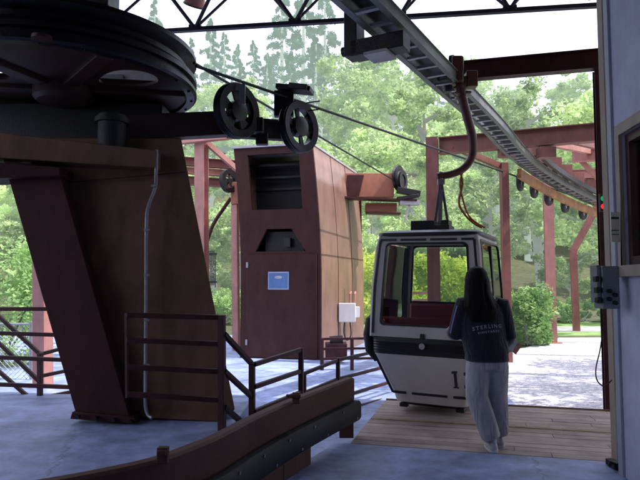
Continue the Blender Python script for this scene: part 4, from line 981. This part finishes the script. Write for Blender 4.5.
# ------------------------------------------------------------------ person
def remesh(mb, vox, name, mtl, parent=None, smooth_it=6, loc=None, noise=0, **pr):
    me = bpy.data.meshes.new(name); me.from_pydata(mb.v, [], mb.f)
    bm = bmesh.new(); bm.from_mesh(me); bmesh.ops.recalc_face_normals(bm, faces=bm.faces); bm.to_mesh(me); bm.free()
    o = bpy.data.objects.new(name + '_src', me); COL.objects.link(o)
    m = o.modifiers.new('r', 'REMESH'); m.mode = 'VOXEL'; m.voxel_size = vox; m.use_smooth_shade = True
    if smooth_it: q = o.modifiers.new('s', 'SMOOTH'); q.iterations = smooth_it; q.factor = .5
    dg = bpy.context.evaluated_depsgraph_get(); dg.update(); ev = o.evaluated_get(dg); me2 = bpy.data.meshes.new_from_object(ev)
    bpy.data.objects.remove(o); me2.name = name
    Mw_ = ROOTM[parent.name] if parent else Matrix.Translation(loc)
    me2.transform(Mw_.inverted()); me2.shade_smooth(); me2.materials.clear(); me2.materials.append(mtl)
    o = bpy.data.objects.new(name, me2); COL.objects.link(o)
    if parent: o.parent = parent
    else: o.location = loc
    ROOTM[o.name] = Mw_
    return o
PX = lambda px, z, dy=0: Vector(((px - 320) / F * 5.68, 5.68 + dy, z))
def X(px): return (px - 320) / F * 5.68
Y0 = 5.68
hipx, torx, hdx = X(485.5), X(481.5), X(476.5)
def fingers(mb, palm, fdir, side, up, curl, L=.078):
    """palm centre, finger direction, side axis (towards index), palm normal"""
    mb.tube([palm - fdir * .06, palm - fdir * .03, palm, palm + fdir * .035], [.024, .030, .034, .030], 12)
    mb.tube([palm - fdir * .045 + side * .018, palm + fdir * .035 + side * .024], [.02, .016], 10); mb.tube([palm - fdir * .045 - side * .018, palm + fdir * .035 - side * .024], [.02, .015], 10)
    for k, (o, ln) in enumerate(((.028, .9), (.010, 1.0), (-.010, .94), (-.028, .74))):
        p = palm + fdir * .035 + side * o; d = fdir.copy(); pts = [p - fdir * .015, p]
        for j, sgl in enumerate((.45, .32, .23)):
            d = (d * math.cos(curl) + up * math.sin(curl)).normalized(); p = p + d * L * ln * sgl; pts.append(p)
        mb.tube(pts, [.0095, .0095, .009, .008, .0065], 10)
    p = palm - fdir * .02 + side * .03; d = (fdir * .6 + side * .7 + up * .3).normalized(); pts = [palm - fdir * .035 + side * .015, p, p + d * .032]
    d = (fdir * .9 + side * .15 + up * .45).normalized(); pts.append(pts[-1] + d * .028); mb.tube(pts, [.014, .013, .0105, .008], 10)
shL = Vector((torx - .175, Y0 + .0, 1.345)); shR = Vector((torx + .180, Y0 + .0, 1.335))
elL = Vector((X(455), Y0 + .04, 1.06)); haL = Vector((X(457), Y0 + .30, 1.06))
elR = Vector((X(507), Y0 - .0, 1.045)); haR = Vector((X(506.5), Y0 + .155, .945))
b = MB()
b.loft([(hipx, Y0, .80, .15, .10), (hipx, Y0, .95, .155, .105), (torx + .01, Y0, 1.1, .125, .09), (torx, Y0, 1.28, .155, .095), (torx, Y0, 1.36, .13, .075), (hdx + .01, Y0 + .01, 1.40, .06, .06), (hdx, Y0 + .02, 1.47, .052, .055)], 24)
# head with face looking away to the left
hd_c = Vector((hdx, Y0 + .03, 1.575))
b.loft([(hdx, hd_c.y + .015, 1.465, .045, .055), (hdx, hd_c.y + .02, 1.49, .058, .078), (hdx, hd_c.y + .012, 1.53, .070, .092), (hdx, hd_c.y, 1.58, .076, .098), (hdx, hd_c.y - .005, 1.63, .070, .092), (hdx, hd_c.y - .005, 1.665, .048, .062), (hdx, hd_c.y - .005, 1.678, .02, .03)], 24)
fd = Vector((-.35, .94, 0)); fs_ = Vector((.94, .35, 0))
b.tube([hd_c + fd * .085 + Vector((0, 0, .01)), hd_c + fd * .112 + Vector((0, 0, -.025)), hd_c + fd * .09 + Vector((0, 0, -.035))], [.008, .013, .01], 8)   # nose
b.tube([hd_c + fd * .085 - fs_ * .02 + Vector((0, 0, -.06)), hd_c + fd * .095 + Vector((0, 0, -.06)), hd_c + fd * .085 + fs_ * .02 + Vector((0, 0, -.06))], [.006, .009, .006], 8)  # lips
for sg in (-1, 1):
    b.tube([hd_c + fs_ * sg * .072 + Vector((0, 0, .02)), hd_c + fs_ * sg * .084 + Vector((0, 0, .0)), hd_c + fs_ * sg * .074 + Vector((0, 0, -.03))], [.010, .013, .008], 8)  # ear
    b.tube([hd_c + fd * .075 + fs_ * sg * .03 + Vector((0, 0, .012)), hd_c + fd * .086 + fs_ * sg * .032 + Vector((0, 0, .005))], [.012, .010], 8)  # eye
for S, E, Hn in ((shL, elL, haL), (shR, elR, haR)):
    b.tube([S, S.lerp(E, .5), E, E.lerp(Hn, .4), Hn], [.05, .045, .038, .036, .024], 14)
fL = (Vector((0, 1, .15))).normalized(); fingers(b, haL + fL * .05, fL, Vector((.3, 0, .95)).normalized(), Vector((.95, .1, -.3)).normalized(), .25)
fR = (haR - elR).normalized(); fR = (fR + Vector((.55, -.1, .1))).normalized(); sR = Vector((0, .5, .85)); sR = (sR - fR * sR.dot(fR)).normalized(); upR = fR.cross(sR) * 1.0
fingers(b, haR + fR * .045, fR, sR, upR, .5)
lf = Vector((X(488), Y0 - .02, 0)); rf_ = Vector((X(499.5), Y0 + .14, 0))
legs = [((hipx - .085, Y0, .86), (X(475), Y0 + .03, .48), (lf.x - .002, lf.y - .02, .09)), ((hipx + .085, Y0, .86), (X(497), Y0 + .11, .48), (rf_.x, rf_.y - .02, .09))]
for hp, kn, an in legs:
    hp, kn, an = Vector(hp), Vector(kn), Vector(an); b.tube([hp, hp.lerp(kn, .5), kn, kn.lerp(an, .35), an], [.085, .07, .055, .05, .036], 16)
    b.tube([an - Vector((0, .03, .02)), an + Vector((0, .04, -.04)), an + Vector((0, .13, -.055))], [.035, .035, .03], 12)
pers = remesh(b, .0065, 'person', M['skin'], None, 3, Vector((X(488), Y0, 0)))
props(pers, 'person in navy hoodie and pale grey trousers seen from behind beside the gondola', 'person')
# hoodie
h = MB()
h.loft([(hipx - .004, Y0, .812, .192, .142, 2.4), (hipx - .006, Y0, .83, .202, .156, 2.4), (hipx - .006, Y0, .87, .196, .150, 2.4), (hipx - .008, Y0, .91, .208, .158, 2.3), (torx + .010, Y0, 1.02, .208, .152), (torx + .000, Y0, 1.14, .215, .145), (torx - .004, Y0, 1.25, .212, .140), (torx, Y0 - .005, 1.32, .190, .125), (torx, Y0, 1.37, .135, .100), (hdx + .012, Y0 + .01, 1.41, .085, .085), (hdx + .004, Y0 + .01, 1.435, .07, .075)], 32)
for S, E, Hn in ((shL, elL, haL), (shR, elR, haR)):
    hnd = E.lerp(Hn, .93); O = Vector((.0, 0, 0))
    h.tube([S + Vector((.05 if S is shL else -.05, 0, .0)), S, S.lerp(E, .3), S.lerp(E, .75), E, E.lerp(Hn, .3), E.lerp(Hn, .7), E.lerp(Hn, .85), hnd], [.075, .083, .080, .073, .070, .068, .056, .042, .040], 18)
# hood lying on the upper back
h.loft([(torx, Y0 - .06, 1.24, .09, .09), (torx, Y0 - .05, 1.30, .135, .105), (torx, Y0 - .03, 1.36, .125, .10), (torx, Y0 - .01, 1.40, .09, .08)], 24)
rgn = random.Random(5)
for k in range(9):   # soft folds above hem and at elbows
    a = rgn.uniform(-2.9, -.2); z = rgn.uniform(.92, 1.0); h.tube([(hipx + .165 * math.cos(a), Y0 + .128 * math.sin(a), z), (hipx + .165 * math.cos(a + .5), Y0 + .128 * math.sin(a + .5), z + rgn.uniform(-.03, .05))], [.018, .024], 8)
hood = remesh(h, .009, 'hoodie', M['navy'], pers, 4)
# trousers
p_ = MB()
for (hp, kn, an), sx in zip(legs, (-1, 1)):
    hp, kn, an = Vector(hp), Vector(kn), Vector(an)
    p_.tube([hp + Vector((0, 0, .02)), hp.lerp(kn, .25), hp.lerp(kn, .6), kn, kn.lerp(an, .35), kn.lerp(an, .7), kn.lerp(an, .88), an + Vector((0, 0, .012))], [.098, .112, .110, .104, .100, .095, .090, .074], 20)
    for k in range(5):
        zz = .1 + .05 * k + (.28 if k > 2 else 0); c = kn.lerp(an, 1 - zz / .42) if zz < .42 else kn
        p_.tube([c + Vector((-.075, -.02, .02 * (k % 2))), c + Vector((0, -.078, -.01)), c + Vector((.075, -.02, .015))], [.010, .014, .010], 8)
p_.loft([(hipx, Y0, .74, .178, .12), (hipx, Y0, .82, .180, .13), (hipx, Y0, .90, .16, .12)], 28)
trs = remesh(p_, .009, 'trousers', M['pants'], pers, 4)
for f_, an_, nm in ((lf, 0, 'l'), (rf_, .1, 'r')):
    q = MB(); z = .0
    q.loft([(f_.x, f_.y + .045, .018, .046, .135, 2.4), (f_.x, f_.y + .045, .045, .047, .135, 2.4), (f_.x, f_.y + .035, .07, .042, .115), (f_.x, f_.y, .10, .036, .065), (f_.x, f_.y - .02, .13, .036, .045)], 24)
    so = remesh(q, .007, 'shoe', M['shoe'], pers, 2)
    q = MB(); q.loft([(f_.x, f_.y + .045, .001, .047, .138, 2.4), (f_.x, f_.y + .045, .022, .050, .141, 2.4)], 28); part('sole', q, M['sole'], so)
# hair
r_ = MB()
r_.loft([(hdx + .010, Y0 - .135, 1.185, .095, .02), (hdx + .010, Y0 - .135, 1.21, .120, .035), (hdx + .012, Y0 - .125, 1.27, .14, .055), (hdx + .008, Y0 - .095, 1.34, .148, .075), (hdx + .004, Y0 - .035, 1.42, .136, .085), (hdx, Y0 - .005, 1.50, .112, .105), (hdx, Y0 + .005, 1.58, .110, .118), (hdx, Y0 + .005, 1.64, .095, .105), (hdx, Y0 + .005, 1.68, .065, .075), (hdx, Y0 + .005, 1.698, .025, .03)], 32)
for k in range(44):
    a = PI + rgn.uniform(.1, PI - .1); x = hdx + .112 * math.cos(a); y = Y0 + .10 * math.sin(a)
    x2 = hdx + .008 + (.135 + rgn.uniform(-.03, .01)) * math.cos(a); zz = 1.10 + rgn.uniform(-.03, .12) + abs(math.cos(a)) * .06
    r_.tube([(x * .9 + hdx * .1, y, 1.58), (x, y - .01, 1.45), (x2 + .008 * math.cos(a), Y0 - .09 + .085 * math.sin(a), 1.32), (x2 - .02 * math.cos(a), Y0 - .115 + .055 * math.sin(a), zz + .09)], [.014, .016, .015, .006], 8)
hr = remesh(r_, .006, 'hair', M['hair'], pers, 2)
# keep the hair off the face
# printed back and sleeve stripe, wrapped on the hoodie
dg = bpy.context.evaluated_depsgraph_get()
bv = BVHTree.FromPolygons([ROOTM[hood.name] @ v.co for v in hood.data.vertices], [tuple(p.vertices) for p in hood.data.polygons])
def wrap_text(body, size, cx_, cz_, tilt, spacing):
    fc = bpy.data.curves.new('t', 'FONT'); fc.body = body; fc.size = size; fc.align_x = 'CENTER'; fc.space_character = spacing; fc.offset = .0007; fc.resolution_u = 3
    o = bpy.data.objects.new('t', fc); me = bpy.data.meshes.new_from_object(o); bpy.data.objects.remove(o)
    bm = bmesh.new(); bm.from_mesh(me); bmesh.ops.triangulate(bm, faces=bm.faces); bmesh.ops.subdivide_edges(bm, edges=bm.edges, cuts=1); vs = []
    for v in bm.verts:
        x, z = v.co.x, v.co.y; wx = cx_ + x * math.cos(tilt) - z * math.sin(tilt); wz = cz_ + x * math.sin(tilt) + z * math.cos(tilt) + 1.2 * (x * x) * -.6
        hit = bv.ray_cast(Vector((wx, Y0 - 1, wz)), Vector((0, 1, 0))); y = hit[0].y if hit[0] else Y0 - .15
        vs.append(Vector((wx, y - .0025, wz)))
    bm.verts.ensure_lookup_table(); fs = [tuple(v.index for v in f.verts) for f in bm.faces]; bm.free()
    s = MB(); s.add(vs, fs); return part('back_print', s, M['text'], hood, smooth=False, fix=False)
wrap_text('STERLING', .047, X(482.5), 1.128, R(6), 1.4)
wrap_text('VINEYARDS', .028, X(483.5), 1.088, R(6), 1.5)
s = MB(); sp = []
for k in range(14):
    p = shL.lerp(elL, .1 + .9 * k / 13); hit = bv.ray_cast(p + Vector((-.5, -.28, .1)), (Vector((.5, .28, -.1))).normalized())
    sp.append((hit[0] if hit[0] else p) )
for w_ in (0,):
    vs = []; 
    for p in sp: vs += [p + Vector((-.003, -.008, 0)), p + Vector((.006, -.014, 0)), p + Vector((.008, -.006, 0))]
    s.add(vs, [(i * 3, i * 3 + 1, i * 3 + 4, i * 3 + 3) for i in range(13)] + [(i * 3 + 1, i * 3 + 2, i * 3 + 5, i * 3 + 4) for i in range(13)])
part('sleeve_stripe', s, M['stripe'], hood, fix=False)
# folded brochure in the right hand
bc = U(513, 347, D=haR.y + .04)
s = MB(Matrix.Translation(bc + Vector((.02, 0, 0))) @ Matrix.Rotation(R(35), 4, 'Y') @ Matrix.Rotation(R(12), 4, 'Z'))
s.box((-.025, -.004, 0), (.05, .003, .11)); 
bro = thing('brochure', 'small folded photo brochure held in the right hand of the person', 'brochure', bc)
part('page', s, M['paper'], bro, 'pale blue page')
s = MB(Matrix.Translation(bc + Vector((.02, 0, 0))) @ Matrix.Rotation(R(35), 4, 'Y') @ Matrix.Rotation(R(12), 4, 'Z')); s.box((.0255, -.004, 0), (.05, .003, .11), Matrix.Rotation(R(6), 4, 'Z')); part('page', s, M['pinkred'], bro, 'reddish page')

# ------------------------------------------------------------------ vegetation
def leaf_mesh(name, cen, size, rs, up=.35, asp=.55):
    n = len(cen); nr_ = np.random.default_rng(rs)
    d = nr_.normal(size=(n, 3)); d[:, 2] *= .6; d /= np.linalg.norm(d, axis=1)[:, None]
    nn_ = nr_.normal(size=(n, 3)); nn_[:, 2] = np.abs(nn_[:, 2]) + up * 2; s_ = np.cross(d, nn_); s_ /= np.linalg.norm(s_, axis=1)[:, None] + 1e-9
    L_ = size * nr_.uniform(.6, 1.3, n)[:, None]; W_ = L_ * asp
    v = np.stack([cen - d * L_, cen + s_ * W_, cen + d * L_, cen - s_ * W_], 1).reshape(-1, 3)
    me = bpy.data.meshes.new(name); me.vertices.add(n * 4); me.vertices.foreach_set('co', v.astype(np.float32).ravel())
    me.loops.add(n * 4); me.loops.foreach_set('vertex_index', np.arange(n * 4, dtype=np.int32)); me.polygons.add(n); me.polygons.foreach_set('loop_start', np.arange(n, dtype=np.int32) * 4)
    me.update(calc_edges=True); return me
def broadleaf(seed, Ht, Rc, nl, ls, base=.25, extra=()):
    rr = random.Random(seed); nr_ = np.random.default_rng(seed); tk = MB()
    bend = Vector((rr.uniform(-.4, .4), rr.uniform(-.4, .4), 0)); tp = [Vector((0, 0, 0)), Vector((0, 0, Ht * .2)) + bend * .4, Vector((0, 0, Ht * .5)) + bend, Vector((0, 0, Ht * .85)) + bend * 1.3]
    r0 = Ht * .022; tk.tube(tp, [r0 * 1.3, r0, r0 * .7, r0 * .2], 10); cl = []
    for k in range(16):
        f = rr.uniform(base, .95); st_ = tp[1].lerp(tp[3], max(0, (f - .2) / .8)); a = rr.uniform(0, 2 * PI); ext = Rc * math.sqrt(max(.05, 1 - ((f - .55) / .55) ** 2)) * rr.uniform(.55, 1.05)
        en = st_ + Vector((math.cos(a) * ext, math.sin(a) * ext, Ht * rr.uniform(.02, .16))); mid = st_.lerp(en, .5) + Vector((0, 0, Ht * .02))
        tk.tube([st_, mid, en], [r0 * .45, r0 * .28, r0 * .08], 6)
        for q in (.5, .75, 1.0, 1.05): cl.append((st_.lerp(en, q) + Vector((rr.uniform(-.4, .4), rr.uniform(-.4, .4), rr.uniform(-.2, .4))) * Rc * .25, Rc * rr.uniform(.14, .30)))
    for k in range(5): cl.append((tp[3] + Vector((rr.uniform(-.3, .3) * Rc, rr.uniform(-.3, .3) * Rc, rr.uniform(-.05, .15) * Ht)), Rc * rr.uniform(.15, .3)))
    for e_, r_ in extra:
        e_ = Vector(e_); tk.tube([tp[2], tp[2].lerp(e_, .5) + Vector((0, 0, .5)), e_], [r0 * .4, r0 * .2, r0 * .06], 6)
        for q in (.8, 1.0, 1.06): cl.append((tp[2].lerp(e_, q), r_ * .6))
    per = nl // len(cl); P = []
    for c, r in cl:
        q = nr_.normal(size=(per, 3)); q /= np.linalg.norm(q, axis=1)[:, None]; q *= (nr_.uniform(.2, 1, per) ** .5)[:, None] * r; q[:, 2] *= .7; P.append(q + np.array(c))
    tm = make_mesh('trunk', tk, Matrix.Identity(4), fix=False); tm.materials.append(M['bark'])
    return tm, leaf_mesh('crown', np.concatenate(P), ls, seed)
def conifer(seed, Ht, Rc, nl, ls):
    rr = random.Random(seed); nr_ = np.random.default_rng(seed); tk = MB(); tk.tube([(0, 0, 0), (0, 0, Ht * .6), (0, 0, Ht * .98)], [Ht * .018, Ht * .010, Ht * .002], 8); P = []
    nb_ = 80; per = nl // nb_
    for k in range(nb_):
        f = .06 + .93 * (k / nb_) ** .9; a = rr.uniform(0, 2 * PI); ln = Rc * (1 - f) ** .8 * rr.uniform(.65, 1.15) + .15; t = nr_.uniform(.12, 1, per) ** .7
        wdt = .22 * ln * (1.05 - t); off = nr_.normal(size=per) * wdt; x = np.cos(a) * t * ln - np.sin(a) * off; y = np.sin(a) * t * ln + np.cos(a) * off; z = Ht * f - t * t * ln * .35 + t * ln * .1 + nr_.normal(size=per) * .10
        P.append(np.stack([x, y, z], 1))
    tm = make_mesh('trunk', tk, Matrix.Identity(4), fix=False); tm.materials.append(M['bark'])
    return tm, leaf_mesh('crown', np.concatenate(P), ls, seed, asp=.35)
def put(name, pair, loc, sc, label, group, lm, rz=None, cat='tree'):
    o = bpy.data.objects.new(name, None); COL.objects.link(o); o.location = loc; o.rotation_euler = (0, 0, random.uniform(0, 6.28) if rz is None else rz); o.scale = (sc, sc, sc * random.uniform(.95, 1.1)); props(o, label, cat, group)
    for nm, me in zip(('trunk', 'crown') if cat == 'tree' else ('stem', 'leaves'), pair):
        c = bpy.data.objects.new(nm, me); COL.objects.link(c); c.parent = o
        if nm in ('crown', 'leaves') and not me.materials: me.materials.append(lm)
    return o
bl = [broadleaf(11 + i, (10, 10, 11, 9, 12, 10)[i], (3.6, 3.0, 3.4, 4.0, 2.8, 3.3)[i], 12000, (.15, .12, .14, .17, .13, .15)[i], (.25, .15, .3, .2, .1, .2)[i]) for i in range(6)]
cn = [conifer(31 + i, 15, 2.9, 13000, .15) for i in range(3)]
rt_ = random.Random(42)
def xpx(px, D): return (px - 320) / F * D
GRP = 'leafy trees on the valley side'; LAB = 'pale hazy leafy tree in the wooded slope behind the station'
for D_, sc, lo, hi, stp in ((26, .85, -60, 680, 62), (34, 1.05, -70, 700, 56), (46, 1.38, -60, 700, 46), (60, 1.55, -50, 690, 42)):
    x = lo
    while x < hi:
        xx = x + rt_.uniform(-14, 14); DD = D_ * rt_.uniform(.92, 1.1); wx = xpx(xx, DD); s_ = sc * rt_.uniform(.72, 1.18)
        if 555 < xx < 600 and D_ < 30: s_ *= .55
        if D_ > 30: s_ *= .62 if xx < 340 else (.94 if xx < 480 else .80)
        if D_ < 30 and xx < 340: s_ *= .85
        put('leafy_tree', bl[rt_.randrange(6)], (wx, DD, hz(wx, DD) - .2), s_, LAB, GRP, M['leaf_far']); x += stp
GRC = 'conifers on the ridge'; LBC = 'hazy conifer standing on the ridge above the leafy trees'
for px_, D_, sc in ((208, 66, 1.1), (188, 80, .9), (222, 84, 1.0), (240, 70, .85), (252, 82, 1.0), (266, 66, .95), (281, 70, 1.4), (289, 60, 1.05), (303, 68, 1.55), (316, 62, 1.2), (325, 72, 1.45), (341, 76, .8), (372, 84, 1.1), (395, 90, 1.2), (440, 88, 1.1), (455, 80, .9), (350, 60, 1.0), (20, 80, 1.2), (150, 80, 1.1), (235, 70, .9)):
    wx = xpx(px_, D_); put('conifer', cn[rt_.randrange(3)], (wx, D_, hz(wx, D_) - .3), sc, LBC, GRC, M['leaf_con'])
# big shade tree right of the gravel, crown over the path
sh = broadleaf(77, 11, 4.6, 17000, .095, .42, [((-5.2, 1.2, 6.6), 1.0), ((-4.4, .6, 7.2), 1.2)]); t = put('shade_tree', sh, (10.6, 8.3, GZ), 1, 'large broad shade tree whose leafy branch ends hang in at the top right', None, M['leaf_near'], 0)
# near branch tips entering at the top right
# bushes and vine rows
def bush(seed, w_, d_, h_, nl, ls):
    rr = random.Random(seed); nr_ = np.random.default_rng(seed); P = []; tk = MB()
    for k in range(26):
        c = np.array([rr.uniform(-.5, .5) * w_, rr.uniform(-.5, .5) * d_, h_ * rr.uniform(.12, .85)]); r = h_ * rr.uniform(.14, .26); per = nl // 26
        q = nr_.normal(size=(per, 3)); q /= np.linalg.norm(q, axis=1)[:, None]; q *= (nr_.uniform(.1, 1, per) ** .4)[:, None] * r; P.append(q + c)
        if k < 9: tk.tube([(c[0] * .3, c[1] * .3, 0), (c[0] * .7, c[1] * .7, c[2] * .6), tuple(c)], [.025, .018, .006], 5)
    P = np.concatenate(P); P[:, 2] = np.maximum(P[:, 2], .02)
    tm = make_mesh('stem', tk, Matrix.Identity(4), fix=False); tm.materials.append(M['bark']); return tm, leaf_mesh('leaves', P, ls, seed)
def pb_(px_, D_): return (xpx(px_, D_), D_, GZ)
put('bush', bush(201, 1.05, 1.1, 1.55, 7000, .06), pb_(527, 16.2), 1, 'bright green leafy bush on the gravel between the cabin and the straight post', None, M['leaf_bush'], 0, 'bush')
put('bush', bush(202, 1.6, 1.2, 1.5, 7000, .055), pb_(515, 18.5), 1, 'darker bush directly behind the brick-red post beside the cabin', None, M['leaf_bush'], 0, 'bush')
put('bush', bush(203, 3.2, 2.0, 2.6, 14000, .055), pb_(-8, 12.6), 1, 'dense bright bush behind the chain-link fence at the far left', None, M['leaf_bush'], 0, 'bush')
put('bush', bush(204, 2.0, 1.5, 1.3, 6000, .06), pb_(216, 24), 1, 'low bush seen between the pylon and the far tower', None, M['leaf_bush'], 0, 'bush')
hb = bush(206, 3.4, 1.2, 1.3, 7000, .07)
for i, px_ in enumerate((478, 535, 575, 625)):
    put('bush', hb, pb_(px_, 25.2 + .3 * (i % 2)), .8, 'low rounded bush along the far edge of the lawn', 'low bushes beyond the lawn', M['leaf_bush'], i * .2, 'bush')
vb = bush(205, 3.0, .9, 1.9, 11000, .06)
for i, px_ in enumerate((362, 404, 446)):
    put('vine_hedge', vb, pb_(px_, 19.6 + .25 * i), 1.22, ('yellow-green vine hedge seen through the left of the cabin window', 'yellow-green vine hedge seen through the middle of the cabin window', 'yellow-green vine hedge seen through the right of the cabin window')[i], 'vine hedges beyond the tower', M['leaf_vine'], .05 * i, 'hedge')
# steel lattice stair seen through the cabin window
ls = thing('lattice_stand', 'pink-red lattice stand seen through the left of the cabin window', 'steel frame', U(388, 340, D=14.5))
for (x0, y0_, x1, y1_) in ((383, 350, 381, 240), (396, 350, 394, 240), (381, 252, 395, 262), (382, 285, 396, 300), (396, 262, 382, 285), (382, 320, 396, 300), (382, 265, 395, 265), (382, 300, 396, 300), (403, 350, 400, 240)):
    s = MB(); s.beam(U(x0, y0_, D=14.5), U(x1, y1_, D=14.5), .07, .07, up=nD); part('bar', s, M['pinkred'], ls)
s = MB(); s.beam(U(396, 302, D=14.5), U(440, 300, D=14.5), .06, .08); s.beam(U(396, 294, D=14.5), U(440, 292, D=14.5), .06, .06); part('handrail', s, M['pinkred'], ls)
# flood lamp clamped in the truss
lp = U(196, -1, D=8.5)
tl_ = thing('flood_lamp', 'small pinkish flood lamp clamped high in the roof truss', 'lamp', lp)
s = MB(); s.lathe([(.0005, -.10), (.10, -.10), (.14, .0), (.16, .08), (.0005, .08)], lp, (-.3, .5, -.8), 28); part('shade', s, M['pinkred'], tl_)
s = MB(); s.lathe([(.15, .081), (.17, .081), (.17, .10), (.15, .10)], lp, (-.3, .5, -.8), 28); s.beam(lp, lp + Vector((0, 0, .5)), .05, .05); part('bracket', s, M['blacksteel'], tl_)

# ------------------------------------------------------------------ light
EL = 54; AZ = math.atan2(-.22, 1.0)      # sun from the right, slightly behind the camera
sd_ = Vector((math.cos(AZ) * math.cos(R(EL)), math.sin(AZ) * math.cos(R(EL)), math.sin(R(EL))))
sun = bpy.data.lights.new('sun', 'SUN'); so = bpy.data.objects.new('sun', sun); COL.objects.link(so)
sun.energy = 5; sun.angle = R(.5); sun.color = (1, .95, .87); so.rotation_euler = (-sd_).to_track_quat('-Z', 'Y').to_euler(); so.location = (20, -5, 30)
W = bpy.data.worlds.new('World'); scene.world = W; W.use_nodes = True; nt = W.node_tree; bg = nt.nodes['Background']
sk = nt.nodes.new('ShaderNodeTexSky'); sk.sky_type = 'NISHITA'; sk.sun_disc = False; sk.sun_elevation = R(EL); sk.sun_rotation = PI / 2 - AZ; sk.air_density = 1.4; sk.dust_density = 4.5; sk.ozone_density = 2.5
hzm = nt.nodes.new('ShaderNodeMix'); hzm.data_type = 'RGBA'; hzm.inputs['Factor'].default_value = .8; hzm.inputs['B'].default_value = (12.0, 12.6, 16.0, 1)   # bright thin overcast haze in front of the blue
nt.links.new(sk.outputs[0], hzm.inputs['A']); nt.links.new(hzm.outputs['Result'], bg.inputs[0]); bg.inputs[1].default_value = .15
scene.view_settings.view_transform = 'Standard'; scene.view_settings.look = 'None'; scene.view_settings.exposure = 0
scene.render.engine = 'CYCLES'; scene.cycles.max_bounces = 8; scene.cycles.transparent_max_bounces = 16
scene.render.resolution_x = 1024; scene.render.resolution_y = 768
